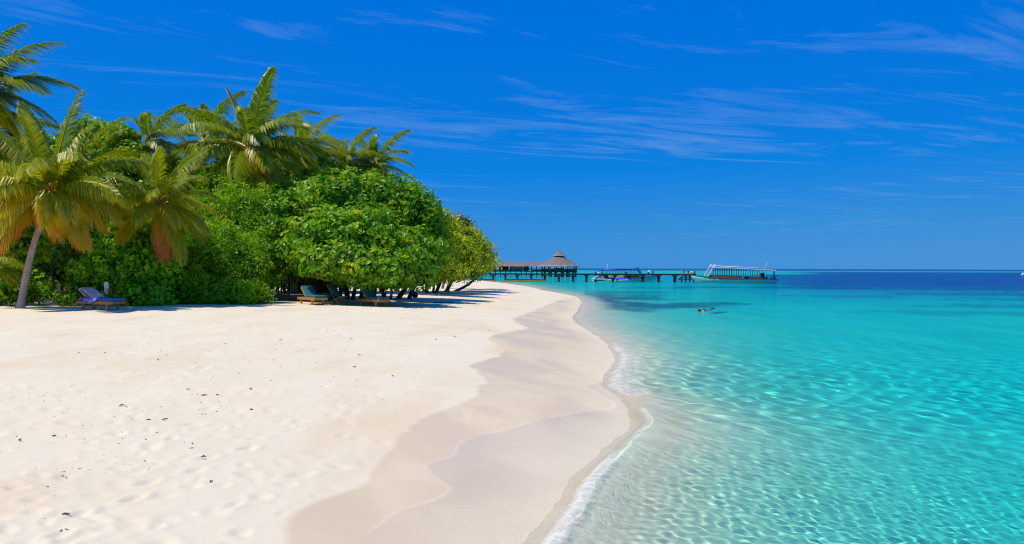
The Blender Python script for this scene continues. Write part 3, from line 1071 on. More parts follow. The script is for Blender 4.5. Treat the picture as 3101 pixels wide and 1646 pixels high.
def palm(label, base, crown, L, nf, seed, lean=0.0, r=.17, wind=.5, young=.2, oldest=.6, special=(), low=-.70, name='coconut_palm', trunk_m=None, coconuts=0):
    """base (px, Y) on the sand; crown (px, py, Y) where the leaves spring"""
    bx, bY = X_(base[0], base[1]), base[1]
    z0 = gz(bx, bY) - .12
    root = thing(name, label, 'palm tree', (bx, bY, z0), 0)
    o = Vector(root.location)
    top = at(*crown)
    rg = np.random.default_rng(seed)
    v = top - o
    mb = MB()
    pts, rad = [], []
    N = max(10, int(v.length / .28))
    for i in range(N + 1):
        t = i / N
        q = v * t + Vector((lean * math.sin(math.pi * t), 0, 0))
        pts.append(q)
        rr_ = r * (1.0 - .32 * t) * (1 + .035 * (i % 2)) + r * .55 * max(0, 1 - t * 9) ** 2
        rad.append(rr_)
    mb.tube(pts, rad, 12)
    mb.build('trunk', trunk_m or PALMBARK, root)
    # fibrous crown base
    mb = MB()
    mb.tube([v + Vector((0, 0, -.35)), v, v + Vector((0, 0, .35)), v + Vector((0, 0, .6))], [r * .75, r * 1.25, r * .9, r * .3], 10)
    mb.build('crown_base', HUSK if L < 3 else WOODRED, root)
    for i in range(coconuts):
        a = 2.1 * i
        mb = MB()
        cc_ = v + Vector((.27 * math.cos(a), .27 * math.sin(a), -.18 - .12 * (i % 3)))
        mb.grid([[cc_ + Vector((.12 * math.sin(math.pi * u / 6) * math.cos(w * math.pi / 4), .12 * math.sin(math.pi * u / 6) * math.sin(w * math.pi / 4), .15 * math.cos(math.pi * u / 6))) for w in range(8)] for u in range(7)], close=True)
        mb.build('coconut', COCONUT, root)
    for i in range(nf):
        f_ = (i + .5) / nf
        az = i * 2.39996 + rg.normal(0, .15)
        el = 1.22 + (low - 1.22) * f_ ** .80 + rg.normal(0, .08)
        age = young + (oldest - young) * f_ ** 1.5
        le = L * rg.uniform(.86, 1.08) * (.78 + .22 * math.sin(math.pi * min(1, f_ + .25)))
        V, Fc, rv = frond_mesh((v.x, v.y, v.z + .15 * (1 - f_)), le, az, el, age, rg, wind * (.55 + .45 * (1 - f_)))
        np_mesh('frond', V, Fc, FROND, root, {'rnd': rv}, smooth=False)
    for az, el, le, age in special:
        V, Fc, rv = frond_mesh((v.x, v.y, v.z), le, az, el, age, rg, wind * .3)
        np_mesh('frond', V, Fc, FROND, root, {'rnd': rv}, smooth=False)
    return root


palm('leaning coconut palm with a bare pale trunk on the open sand and orange leaf tips', (60, 34), (152, 590, 34.4), 4.3, 28, 1, r=.155, lean=-.15, wind=.25, young=.33, oldest=.68, low=-.18, coconuts=6,
     special=[(R(60), R(80), 4.9, .18), (R(150), R(70), 4.8, .2), (R(10), R(62), 4.6, .26), (R(-160), R(25), 4.4, .45), (R(-15), R(20), 4.2, .42), (R(-60), R(10), 3.2, .5), (R(-125), R(6), 3.2, .5), (R(-100), R(-40), 1.5, .85), (R(-50), R(-42), 1.8, .9), (R(-150), R(-35), 2.3, .85), (R(-25), R(-25), 3.2, .55), (R(-95), R(20), 2.0, .45), (R(215), R(-35), 3.4, .75), (R(178), R(-5), 3.8, .5)])
palm('small coconut palm with one hanging orange frond, its trunk sunk in bushes', (480, 38.5), (482, 620, 37.4), 3.3, 22, 2, r=.14, wind=.3, young=.34, oldest=.60, low=-.30,
     special=[(R(-50), R(-62), 2.6, .97), (R(-120), R(-25), 2.6, .45), (R(-20), R(-50), 2.9, .5), (R(-85), R(-75), 2.0, .5)])
palm('tallest coconut palm, its windswept crown standing clear above the grove', (770, 50), (755, 452, 48.5), 4.9, 27, 3, r=.2, wind=.55, young=.18, oldest=.58, coconuts=7,
     special=[(R(-110), R(-58), 3.9, .52), (R(-70), R(-50), 4.0, .5), (R(-150), R(-40), 4.0, .52), (R(-88), R(-70), 3.8, .45), (R(60), R(80), 5.4, .10), (R(-40), R(72), 5.2, .14), (R(-20), R(20), 4.6, .34), (R(195), R(18), 4.8, .36), (R(80), R(60), 5.0, .14), (R(-60), R(5), 4.2, .48), (R(-125), R(8), 4.2, .48)])
palm('coconut palm crown peeping out behind the tallest palm on its inland side', (600, 56), (615, 425, 55), 4.3, 18, 4, wind=.6, young=.05, oldest=.35)
palm('coconut palm behind the small palm, only its upright fronds showing', (455, 50), (448, 432, 49), 3.6, 18, 5, wind=.5, young=.08, oldest=.35)
palm('towering coconut palm behind the leaning palm with its crown half out of view', (-150, 40), (-70, 275, 38), 4.3, 30, 6, wind=1.2, young=.08, oldest=.42)
palm('coconut palm crown drooping below the towering palm beside it', (-110, 43), (-40, 400, 41), 4.0, 18, 7, wind=.6, young=.1, oldest=.45)
palm('coconut palm with drooping fronds between the tallest palm and the dome-shaped tree', (890, 58), (915, 455, 57), 4.2, 19, 8, wind=.8, young=.25, oldest=.5)
palm('low coconut palm crown just above the dome-shaped tree', (1010, 62), (1045, 488, 61), 3.6, 17, 9, wind=.8, young=.25, oldest=.5)
palm('last coconut palm towards the jetty, crown fanned above the dome-shaped tree', (1130, 63), (1132, 505, 62), 4.0, 19, 10, wind=.7, young=.12, oldest=.45)
palm('young palm with long arching fronds at the foot of the bungalow', (-30, 37), (-35, 815, 36.5), 3.0, 13, 11, r=.12, wind=.1, young=.2, oldest=.55, low=-.3)
palm('knee-high palm seedling behind the lounger with the purple towel', (345, 36.2), (343, 905, 36.2), 1.25, 7, 12, r=.05, wind=.1, young=.35, oldest=.75, low=.1, name='palm_seedling')


# ------------------------------------------------------------------ jetty in front of the boats
YJ = 160.0
MP = YJ / F                      # metres per photograph pixel at the jetty


def jx(px):
    return X_(px, YJ)


jetty = thing('jetty', 'long dark timber jetty on posts running out from the beach past the boats', 'jetty', (jx(1420), YJ, 0))
jo = Vector(jetty.location)
DT, DB = 1.62, 1.40
mb = MB()
mb.box(Vector(((jx(1380) + jx(2104)) / 2, YJ, DT - .05)) - jo, (jx(2104) - jx(1380), 2.2, .10))
mb.build('deck', WOODDARK, jetty)
for sy_ in (-1, 1):
    mb = MB()
    mb.box(Vector(((jx(1380) + jx(2104)) / 2, YJ + sy_ * .95, DT - .19)) - jo, (jx(2104) - jx(1380), .16, .18))
    mb.build('edge_beam', WOODTEAL, jetty)
post_px = [1400, 1430, 1458.6, 1493.7, 1530.5, 1567, 1609, 1650, 1692, 1735.7, 1776, 1818, 1862, 1905, 1947, 1994.8, 2044]
for px in post_px:
    for sy_ in (-1, 1):
        g0 = gz(jx(px), YJ + sy_ * .75)
        mb = MB()
        mb.tube([Vector((jx(px), YJ + sy_ * .75, max(g0 - .3, -4.6))) - jo, Vector((jx(px), YJ + sy_ * .75, .3)) - jo, Vector((jx(px), YJ + sy_ * .75, 1.24)) - jo], [.20, .19, .17], 10)
        mb.build('post', WOODTEAL, jetty)
    mb = MB()
    c = Vector((jx(px), YJ, 1.17)) - jo
    mb.box(c, (.55, 2.3, .18))
    mb.box(c + Vector((0, 0, .08)), (1.0, 2.1, .12))
    mb.build('crosshead', WOODDARK, jetty)
for k_, (px, h_) in enumerate(((1975.8, .62), (1895, .42), (2122 - 20, .55))):
    mb = MB()
    mb.tube([(0, 0, 0), (0, 0, h_ * .7), (0, 0, h_)], [.13, .13, .16], 9)
    o = mb.build('mooring_bollard', WOODDARK, None)
    o.location = (jx(px), YJ - .6, DT)
    tag(o, ['dark mooring post on the jetty beside the blue-roofed boat bow', 'low dark mooring post on the jetty above the tarp-covered boat', 'dark mooring post at the seaward end of the jetty'][k_], 'post', None)

# low concrete footings in front of the landward posts
for k_, (a, b) in enumerate(((1400, 1507), (1519, 1655))):
    r_ = thing('concrete_footing', ['low stained concrete footing under the jetty, half buried in the beach', 'long low stained concrete footing in the water under the jetty posts'][k_], 'wall', ((jx(a) + jx(b)) / 2, YJ - 1.3, 0))
    w_ = (jx(b) - jx(a))
    MB().prism([(-w_ / 2, -.6), (w_ / 2, -.6), (w_ / 2 - .12, .22), (-w_ / 2 + .12, .22)], -.45, .6).build('base_block', CONCRETE, r_, .03)
    MB().prism([(-w_ / 2 + .15, .223), (w_ / 2 - .15, .223), (w_ / 2 - .75, .47), (-w_ / 2 + .75, .47)], -.25, .6).build('dark_cap', CONCDARK, r_, .03)

# landing at the seaward end
lx = jx(2078)
ld_ = thing('landing_stage', 'dark boarding stage of heavy timbers at the seaward end of the jetty', 'landing', (lx, YJ - 1.2, 0))
for k_ in range(4):
    xx = -1.15 + k_ * .80
    MB().tube([(xx, 0, -4.2), (xx, 0, .9), (xx, 0, 1.5)], [.17, .16, .15], 9).build('post', WOODTEAL, ld_)
for zz in (.45, .85, 1.2):
    MB().box((0, -.1, zz), (2.9 - (zz - .45) * .7, .22, .17)).build('fender_beam', WOODDARK, ld_, .02)
MB().box((0, .1, 1.50), (2.5, 1.1, .12)).build('platform', WOODDARK, ld_, .02)
for sx in (-1, 1):
    MB().tube([(sx * 1.75, 0, .35), (sx * 1.1, 0, 1.25)], [.14, .14], 8).build('brace', WOODTEAL, ld_)
rk = thing('drinks_crate_rack', 'yellow bottle crate standing on the jetty end beside the white-roofed boat', 'crate', (jx(2094), YJ - .3, DT))
MB().box((0, 0, .15), (.62, .45, .30)).build('crate', YELLOW, rk, .02)
for k_ in range(5):
    MB().tube([(-.24 + k_ * .12, -.05, .3), (-.24 + k_ * .12, -.05, .42), (-.24 + k_ * .12, -.05, .5)], [.04, .035, .015], 7).build('bottle', WHITE, rk)


# ------------------------------------------------------------------ pavilion and covered walkway on stilts
YP = 251.0
pv = thing('water_pavilion', 'round thatched pavilion on stilts over the water with a small cupola roof', 'pavilion', (X_(1693, YP), YP, 0))


def ring(r, z, n=16, off=0.0):
    return [Vector((r * math.cos(2 * math.pi * (k + off) / n), r * math.sin(2 * math.pi * (k + off) / n), z)) for k in range(n)]


def roofshell(rows, m, name, parent, thick=.22, n=16):
    mb = MB()
    full = [ring(r, z, n) for r, z in rows] + [ring(max(r - .02, .01), z - thick, n) for r, z in reversed(rows)]
    mb.grid(full + [full[0]], smooth=False, close=True)
    return mb.build(name, m, parent)


rf_ = roofshell([(6.55, 3.45), (5.2, 4.05), (3.6, 4.95), (2.0, 6.0), (1.45, 6.40)], THATCH, 'roof', pv)
cu = roofshell([(2.0, 6.62), (1.5, 7.0), (.9, 7.5), (.25, 7.95), (.05, 8.05)], THATCH, 'cupola_roof', pv, .16)
MB().tube([(0, 0, 6.1), (0, 0, 6.75)], [1.35, 1.25], 16).build('cupola_wall', WOODDARK, pv)
MB().tube([(0, 0, 7.95), (0, 0, 8.2), (0, 0, 8.45)], [.10, .05, .015], 8).build('finial', WOODDARK, cu)


def fringe(r, z, n, name, parent, drop=.16, seed=1):
    rr = random.Random(seed)
    mb = MB()
    vs, fs = [], []
    for k in range(n):
        a0, a1 = 2 * math.pi * k / n, 2 * math.pi * (k + 1.25) / n
        dz_ = drop * rr.uniform(.5, 1.25)
        c0 = Vector((math.cos(a0), math.sin(a0), 0))
        c1 = Vector((math.cos(a1), math.sin(a1), 0))
        o = len(vs)
        vs += [c0 * (r - .25) + Vector((0, 0, z + .20)), c1 * (r - .25) + Vector((0, 0, z + .20)), c1 * (r + .06) + Vector((0, 0, z - dz_)), c0 * (r + .06) + Vector((0, 0, z - dz_ * rr.uniform(.7, 1.2)))]
        fs.append((o, o + 1, o + 2, o + 3))
    mb.add(vs, fs)
    return mb.build(name, THATCHLIGHT, parent)


fringe(6.55, 3.42, 150, 'eave_fringe', rf_, .18)
fringe(2.0, 6.62, 60, 'eave_fringe', cu, .10, 3)
MB().tube([(0, 0, 1.42), (0, 0, 1.62)], [5.75, 5.75], 16).build('floor', WOODDARK, pv)
for k in range(16):
    a = 2 * math.pi * (k + .5) / 16
    px_, py_ = 5.45 * math.cos(a), 5.45 * math.sin(a)
    MB().tube([(px_, py_, 1.6), (px_, py_, 3.75)], [.16, .14], 8).build('column', WOODRED, pv)
    MB().tube([(px_ * .97, py_ * .97, -4.3), (px_ * .97, py_ * .97, 1.5)], [.22, .20], 8).build('stilt', WOODTEAL, pv)
    b = a + 2 * math.pi / 16
    p0, p1 = Vector((px_, py_, 0)), Vector((5.45 * math.cos(b), 5.45 * math.sin(b), 0))
    mid = (p0 + p1) / 2
    mb = MB()
    mb.box(mid + Vector((0, 0, 2.02)), ((p1 - p0).length - .05, .10, .80), Matrix.Rotation(math.atan2((p1 - p0).y, (p1 - p0).x), 3, 'Z'))
    mb.build('railing_panel', WOODDARK, pv)
for k in range(10):
    a = 2 * math.pi * k / 10
    MB().tube([(3.1 * math.cos(a), 3.1 * math.sin(a), -4.3), (3.1 * math.cos(a), 3.1 * math.sin(a), 1.5)], [.2, .2], 8).build('stilt', WOODTEAL, pv)
MB().tube([(0, 0, 1.6), (0, 0, 2.7)], [1.4, 1.4], 12).build('bar_counter', WOODRED, pv)

xw0, xw1 = X_(1452, YP), X_(1642, YP)
cwk = thing('covered_walkway', 'long thatched walkway on stilts leading from the trees to the round pavilion', 'walkway', ((xw0 + xw1) / 2, YP + .5, 0))
hw = (xw1 - xw0) / 2
mb = MB()
secs = []
rr = random.Random(9)
NS = 26
for i in range(NS + 1):
    xx = -hw + 2 * hw * i / NS
    w_ = rr.uniform(-.05, .05)
    secs.append([Vector((xx, -2.35, 3.42 + w_)), Vector((xx, -1.2, 4.15 + w_)), Vector((xx, 0, 4.86 + w_)), Vector((xx, 1.2, 4.15)), Vector((xx, 2.35, 3.42)),
                 Vector((xx, 2.3, 3.22)), Vector((xx, 0, 4.6)), Vector((xx, -2.3, 3.22))])
mb.grid(secs, smooth=False, close=True)
rfw = mb.build('roof', THATCH, cwk)
mb = MB()
vs, fs = [], []
for i in range(130):
    x0_ = -hw + 2 * hw * i / 130
    o = len(vs)
    d_ = rr.uniform(.10, .28)
    vs += [(x0_, -2.15, 3.62), (x0_ + 2 * hw / 130 * 1.3, -2.15, 3.62), (x0_ + 2 * hw / 130 * 1.3, -2.42, 3.42 - d_), (x0_, -2.42, 3.42 - d_)]
    fs.append((o, o + 1, o + 2, o + 3))
mb.add(vs, fs)
mb.build('eave_fringe', THATCHLIGHT, rfw)
MB().box((0, 0, 1.62), (2 * hw, 4.0, .24)).build('floor', WOODDARK, cwk)
n_ = 12
for i in range(n_ + 1):
    xx = -hw + .1 + (2 * hw - .2) * i / n_
    for sy_ in (-1.85, 1.85):
        MB().tube([(xx, sy_, 1.7), (xx, sy_, 3.55)], [.10, .09], 7).build('column', WOODDARK, cwk)
        MB().tube([(xx, sy_, -4.3), (xx, sy_, 1.55)], [.15, .14], 7).build('stilt', WOODTEAL, cwk)
    if i < n_:
        w_ = (2 * hw - .2) / n_
        MB().box((xx + w_ / 2, -1.87, 2.30), (w_ - .2, .07, .08)).build('handrail', WOODDARK, cwk)
        if i not in (8, 9):
            MB().box((xx + w_ / 2, -1.85, 1.95), (w_ - .22, .05, .34)).build('rail_panel', WOODDARK, cwk)
for a, b, m_, nm in ((1543.5, 1583.7, PLASTER, 'back_wall'), (1480, 1492, PLASTER, 'back_wall'), (1585, 1602, THATCH, 'side_screen'), (1510, 1540, WOODDARK, 'side_screen')):
    MB().box((X_((a + b) / 2, YP) - cwk.location.x, 1.2, 2.65), ((b - a) * YP / F, .12, 1.75)).build(nm, m_, cwk)


# ------------------------------------------------------------------ boats
def hull_rows(L, beam, sheer, keel, bowrake=.5, sternw=.6, n=26, full=.42):
    """stations along +X (stern at 0, bow at L); sheer(t), keel(t) give heights"""
    rows = []
    for i in range(n + 1):
        t = i / n
        w = beam / 2 * (sternw + (1 - sternw) * min(1, t / .35) ** .8 if t < .35 else max(.012, (1 - ((t - .35) / .65) ** 2.4)))
        zs, zk = sheer(t), keel(t)
        row = []
        for k in range(9):
            u = k / 4 - 1            # -1..1
            a = abs(u)
            yy = w * (a ** full) * (1 if u > 0 else -1)
            zz = zk + (zs - zk) * a ** 1.7
            xx = t * L + bowrake * max(0, t - .8) / .2 * ((zz - zk) / max(.2, zs - zk))
            row.append(Vector((xx, yy, zz)))
        rows.append(row)
    return rows


def hull(name, rows, m, parent, deck=None, deckdrop=.12):
    mb = MB()
    mb.grid(rows)
    mb.add([p for p in rows[0]], [tuple(range(9))])
    h_ = mb.build(name, m, parent)
    so = h_.modifiers.new('solid', 'SOLIDIFY')
    so.thickness = .05
    if deck:
        mb = MB()
        mb.grid([[r[0] + Vector((0, .03, -deckdrop)), r[8] + Vector((0, -.03, -deckdrop))] for r in rows[:-1]], smooth=False)
        mb.build('deck', deck, parent)
    return h_


def strip(rows, parent, m, name, up=.0, size=.07, i0=0, i1=None):
    out = []
    for side in (0, 8):
        mb = MB()
        mb.tube([r[side] + Vector((0, 0, up)) for r in rows[i0:i1]], size, 6)
        out.append(mb.build(name, m, parent))
    return out


def band(rows, parent, m, name, lo=.55, hi=.68, i0=0, i1=None, out=.02):
    """painted strake following the hull side between two heights (fractions of the side)"""
    for side in (-1, 1):
        mb = MB()
        g = []
        for r in rows[i0:i1]:
            zs, zk = r[8].z, r[4].z
            cs = []
            for fz in (lo, hi):
                a = fz ** (1 / 1.7)
                yy = abs(r[8].y) * a ** .42 + out
                cs.append(Vector((r[4].x + (r[8].x - r[4].x) * fz, side * yy, zk + (zs - zk) * fz)))
            g.append(cs)
        mb.grid(g, smooth=True)
        mb.build(name, m, parent)


def dhoni(root, L, beam, sheer, keel, roof0, roof1, zr0, zr1, posts, panel0, panel1, zp, roofm, slatm, boardm, hullm, panelm):
    rows = hull_rows(L, beam, sheer, keel, .9, .62)
    hull('hull', rows, hullm, root, DECKGREY)
    strip(rows, root, BLUEDARK, 'gunwale', .02, .03)
    band(rows, root, BLUE, 'painted_strake', .93, .985, 0, 24)
    band(rows, root, HULLDARK, 'waterline_stripe', .0, .47, 0, 25, .015)
    # cabin side panels
    zt0, zt1 = zp
    for sy_ in (-1, 1):
        segs = ((panel0, panel0 + (panel1 - panel0) * .27), (panel0 + (panel1 - panel0) * .40, panel1))
        for a, b in segs:
            mb = MB()
            fa, fb = (a - panel0) / (panel1 - panel0), (b - panel0) / (panel1 - panel0)
            ta, tb = zt0 + (zt1 - zt0) * fa, zt0 + (zt1 - zt0) * fb
            ba, bb = sheer(a / L) - .05, sheer(b / L) - .05
            y0, y1 = sy_ * beam * .44, sy_ * beam * .47
            mb.prism([(a, ba), (b, bb), (b, tb), (a, ta)], min(y0, y1), max(y0, y1))
            mb.build('side_panel', panelm, root)
        for k in range(posts):
            xx = panel0 + .1 + (panel1 - panel0 - .2) * k / (posts - 1)
            f_ = (xx - roof0) / (roof1 - roof0)
            ztop = zr0 + (zr1 - zr0) * f_
            zbot = zt0 + (zt1 - zt0) * (xx - panel0) / (panel1 - panel0)
            if .27 < (xx - panel0) / (panel1 - panel0) < .40:
                zbot = sheer(xx / L)
            MB().tube([(xx, sy_ * beam * .455, zbot - .05), (xx, sy_ * beam * .455, ztop - .02)], .035, 6).build('window_post', BLUEDARK, root)
        # roof rails and slats
        n = 30
        for k in range(n):
            f_ = (k + .5) / n
            xx = roof0 + (roof1 - roof0) * f_
            MB().box((xx, sy_ * beam * .54, zr0 + (zr1 - zr0) * f_ + .13), ((roof1 - roof0) / n * .72, .05, .17)).build('roof_slat', slatm, root)
        mb = MB()
        mb.tube([(roof0 - .1, sy_ * beam * .54, zr0 + .27), (roof1 + .1, sy_ * beam * .54, zr1 + .27)], .06, 6)
        mb.build('roof_rail', roofm, root)
    mb = MB()
    sec = []
    for k in range(9):
        f_ = k / 8
        xx = roof0 - .25 + (roof1 - roof0 + .5) * f_
        zz = zr0 + (zr1 - zr0) * f_
        sec.append([Vector((xx, yy * beam * .56, zz + .16 * (1 - yy * yy))) for yy in (-1, -.6, -.2, .2, .6, 1)] +
                   [Vector((xx, yy * beam * .56, zz - .06 + .16 * (1 - yy * yy))) for yy in (1, .6, .2, -.2, -.6, -1)])
    mb.grid(sec, smooth=False, close=True)
    mb.add(sec[0], [tuple(range(12))])
    mb.add(sec[-1], [tuple(range(12))])
    mb.build('roof', roofm, root)
    # raking boards at the front of the cabin
    for sy_ in (-1, 1):
        mb = MB()
        a, b = Vector((panel1 + .75, sy_ * beam * .40, sheer(panel1 / L) + .25)), Vector((roof1 - .1, sy_ * beam * .40, zr1 + .62))
        d_ = b - a
        mb.box((a + b) / 2, (.24, .10, d_.length), Matrix.Rotation(math.atan2(d_.x, d_.z), 3, 'Y'))
        mb.build('raking_board', boardm, root)
    for k in range(6):
        f_ = (k + .5) / 6
        q = Vector((panel1 + .75, 0, sheer(panel1 / L) + .25)).lerp(Vector((roof1 - .1, 0, zr1 + .5)), f_)
        MB().box(q, (.06, beam * .78, .05)).build('ladder_rung', BLUE, root)
    return rows


# the big white-roofed dhoni, bow towards the jetty (bow points to -X: build bow at +X and turn by 180 degrees)
YD = 152.0
b1 = thing('passenger_boat', 'long aqua wooden boat with white roof and orange-brown side panels beyond the jetty end', 'boat', (X_(2346, YD), YD, 0), math.pi)
sh1 = lambda t: .72 + .10 * (1 - t) * .3 + 1.05 * max(0, (t - .55) / .45) ** 2.0 * .72
kl1 = lambda t: -.45 + .35 * max(0, (t - .8) / .2) ** 2
dhoni(b1, 15.0, 3.3, sh1, kl1, .55, 11.75, 2.38, 2.92, 22, 2.75, 12.2, (1.12, 1.52), WHITE, BLUE, WHITE, HULLAQUA, PANEL)
MB().box((.12, 0, 1.2), (.22, .16, 2.0)).build('rudder_post', BLUE, b1, .02)
MB().box((.45, .55, .75), (.85, .9, .55)).build('stern_box', BLUE, b1, .04)
MB().tube([(2.2, .3, .8), (1.5, .3, 1.25), (.6, .2, 1.3), (-.35, .1, 1.15), (-.75, .1, 1.6)], .05, 6).build('tiller', BLUEDARK, b1)
MB().tube([(1.9, -.3, 2.75), (1.1, -.3, 4.05)], [.03, .012], 6).build('antenna', WHITE, b1)
MB().box((.06, 0, .38), (.16, 1.9, .42)).build('stern_plate', WHITE, b1, .02)
MB().tube([(1.7, .6, .75), (1.7, .6, 1.1)], [.22, .20], 10).build('engine_drum', ORANGEWOOD, b1)
MB().box((2.25, -.2, 1.35), (.5, 1.0, 1.1)).build('engine_box', BLACK, b1, .03)

# the blue-roofed boat behind the jetty, bow pointing seaward
YB = 168.0
b2 = thing('passenger_boat', 'blue-roofed wooden boat with aqua bow moored behind the jetty', 'boat', (X_(1800, YB), YB, 0), 0.0)
sh2 = lambda t: .58 + .85 * max(0, (t - .5) / .5) ** 2.0
dhoni(b2, 12.6, 3.0, sh2, lambda t: -.4 + .3 * max(0, (t - .8) / .2) ** 2, 1.2, 9.0, 2.12, 2.30, 12, 2.3, 9.25, (1.0, 1.25), BLUE, BLUEDARK, BLUE, HULLAQUA, PANEL)
MB().tube([(2.7, 0, 2.3), (2.7, 0, 3.5)], [.05, .03], 6).build('mast', WHITE, b2)
MB().box((2.6, 0, 2.42), (.9, .5, .2)).build('mast_gear', WHITE, b2, .02)
MB().box((2.7, 0, 2.95), (.5, .05, .05)).build('mast_spreader', WHITE, b2)

# white speedboat
YS = 156.0
sb = thing('speedboat', 'small white speedboat with curved windscreen and black outboard moored at the jetty', 'boat', (X_(1851, YS), YS, 0), math.pi)
sr = hull_rows(3.55, 1.7, lambda t: .50 + .16 * t, lambda t: -.25 + .25 * max(0, (t - .7) / .3) ** 2, .25, .85)
hull('hull', sr, WHITE, sb, WHITE, .02)
band(sr, sb, HULLDARK, 'dark_chine', .15, .72, 9, 25, .02)
strip(sr, sb, WHITE, 'gunwale', .0, .05)
mb = MB()
arc = []
for i in range(9):
    a = math.pi * i / 8
    arc.append([Vector((2.35 + 1.0 * math.cos(a), yy * .62, .58 + .62 * math.sin(a) ** .8)) for yy in (-1, -.5, 0, .5, 1)])
mb.grid(arc, smooth=True)
ws_ = mb.build('cabin', WHITE, sb)
ws_.modifiers.new('solid', 'SOLIDIFY').thickness = .04
for sy_ in (-1, 1):
    MB().add([(1.55 + 1.6 * k / 10, sy_ * .66, .62 + (.44 * math.sin(math.pi * (k + .6) / 11.2))) for k in range(11)] , [tuple(range(11))]).build('window_pane', GLASS, ws_)
MB().box((-.05, 0, .72), (.34, .36, .42)).build('outboard_motor', BLACK, sb, .06)
MB().box((-.10, 0, .15), (.20, .16, .9)).build('outboard_leg', BLACK, sb, .03)
MB().box((.75, 0, .62), (.45, .9, .36)).build('seat', BLACK, sb, .05)

# tarp covered skiff
tb = thing('skiff', 'small aqua skiff with a crumpled blue tarp over it beside the speedboat', 'boat', (X_(1862, YS + 1.4), YS + 1.4, 0), 0.0)
tr_ = hull_rows(3.35, 1.4, lambda t: .42 + .14 * t * t, lambda t: -.22 + .2 * max(0, (t - .75) / .25) ** 2, .2, .75)
hull('hull', tr_, HULLAQUA, tb, DECKGREY, .05)
band(tr_, tb, HULLDARK, 'waterline_stripe', .0, .42, 0, 25, .015)
mb = MB()
g = []
rr = random.Random(12)
for i in range(14):
    t = i / 13
    g.append([Vector((.05 + 3.3 * t, yy * .62 * (1 - .45 * t * t), .46 + (.42 - .34 * abs(t - .12) + rr.uniform(-.07, .07)) * (1 - yy * yy * .85))) for yy in (-1.05, -.6, -.2, .2, .6, 1.05)])
mb.grid(g, smooth=True)
mb.build('tarp', TARP, tb).modifiers.new('solid', 'SOLIDIFY').thickness = .03
# boat with a thatched canopy
th = thing('canopy_boat', 'dark moored boat under a grey thatched canopy behind the jetty', 'boat', (X_(1838, 163.5), 163.5, 0), 0.0)
hr = hull_rows(3.6, 1.6, lambda t: .5 + .12 * t, lambda t: -.25 + .2 * max(0, (t - .75) / .25) ** 2, .2, .8)
hull('hull', hr, HULLDARK, th, WOODDARK, .05)
mb = MB()
sec = []
for i in range(10):
    xx = .1 + 3.0 * i / 9
    k_ = .03 * math.sin(i * 2.1)
    sec.append([Vector((xx + .25, -1.0, .78 + k_)), Vector((xx + .1, -.5, 1.22 + k_)), Vector((xx, 0, 1.52 + k_)), Vector((xx + .1, .5, 1.22)), Vector((xx + .25, 1.0, .78)), Vector((xx + .25, .95, .70)), Vector((xx, 0, 1.40)), Vector((xx + .25, -.95, .70))])
mb.grid(sec, smooth=False, close=True)
mb.build('thatched_canopy', THATCH, th)
for xx in (.5, 3.0):
    for yy in (-.62, .62):
        MB().tube([(xx, yy, .4), (xx, yy, 1.1)], .04, 6).build('canopy_post', WOODDARK, th)
MB().box((-.25, 0, .85), (.9, .9, 1.1)).build('engine_cover', BLACK, th, .12)

# yellow buoy and a far boat
by = thing('mooring_buoy', 'small orange-yellow buoy floating off the stern of the white-roofed boat', 'buoy', (X_(2352, YD), YD - .5, .05))
mb = MB()
mb.grid([[Vector((.17 * math.sin(math.pi * i / 8) * math.cos(2 * math.pi * k / 12), .17 * math.sin(math.pi * i / 8) * math.sin(2 * math.pi * k / 12), .55 + .17 * math.cos(math.pi * i / 8))) for k in range(12)] for i in range(9)], close=True)
mb.build('float', ORANGEWOOD, by)
MB().tube([(0, 0, -.4), (0, 0, .42)], .03, 6).build('stem', BLACK, by)
fb = thing('distant_launch', 'tiny white boat far out on the deep blue water', 'boat', (X_(3094, 400), 400, 0), .3)
fr_ = hull_rows(2.6, 1.1, lambda t: .45 + .2 * t, lambda t: -.3, .4, .8)
hull('hull', fr_, WHITE, fb, WHITE, .05)
MB().box((1.1, 0, .75), (.9, .7, .5), taper=.8).build('cabin', WHITE, fb, .1)


# ------------------------------------------------------------------ people
def skin_body(name, joints, edges, m, parent, sub=1):
    """joints: list of (co, radius); edges between them; grown with a Skin modifier from the pelvis (index 0)"""
    me = bpy.data.meshes.new(name)
    me.from_pydata([j[0] for j in joints], edges, [])
    o = bpy.data.objects.new(name, me)
    C.objects.link(o)
    o.parent = parent
    me.materials.append(m)
    sk = o.modifiers.new('skin', 'SKIN')
    sk.use_smooth_shade = True
    for i, j in enumerate(joints):
        v = me.skin_vertices[0].data[i]
        v.radius = j[1] if isinstance(j[1], tuple) else (j[1], j[1])
        v.use_root = (i == 0)
    su = o.modifiers.new('sub', 'SUBSURF')
    su.levels = su.render_levels = sub
    return o


def ellip(c, r, n=10, m_=7, rot=None):
    rows = []
    for i in range(m_ + 1):
        a = math.pi * i / m_
        row = []
        for k in range(n):
            b = 2 * math.pi * k / n
            q = Vector((r[0] * math.sin(a) * math.cos(b), r[1] * math.sin(a) * math.sin(b), r[2] * math.cos(a)))
            if rot is not None:
                q = rot @ q
            row.append(q + Vector(c))
        rows.append(row)
    return rows


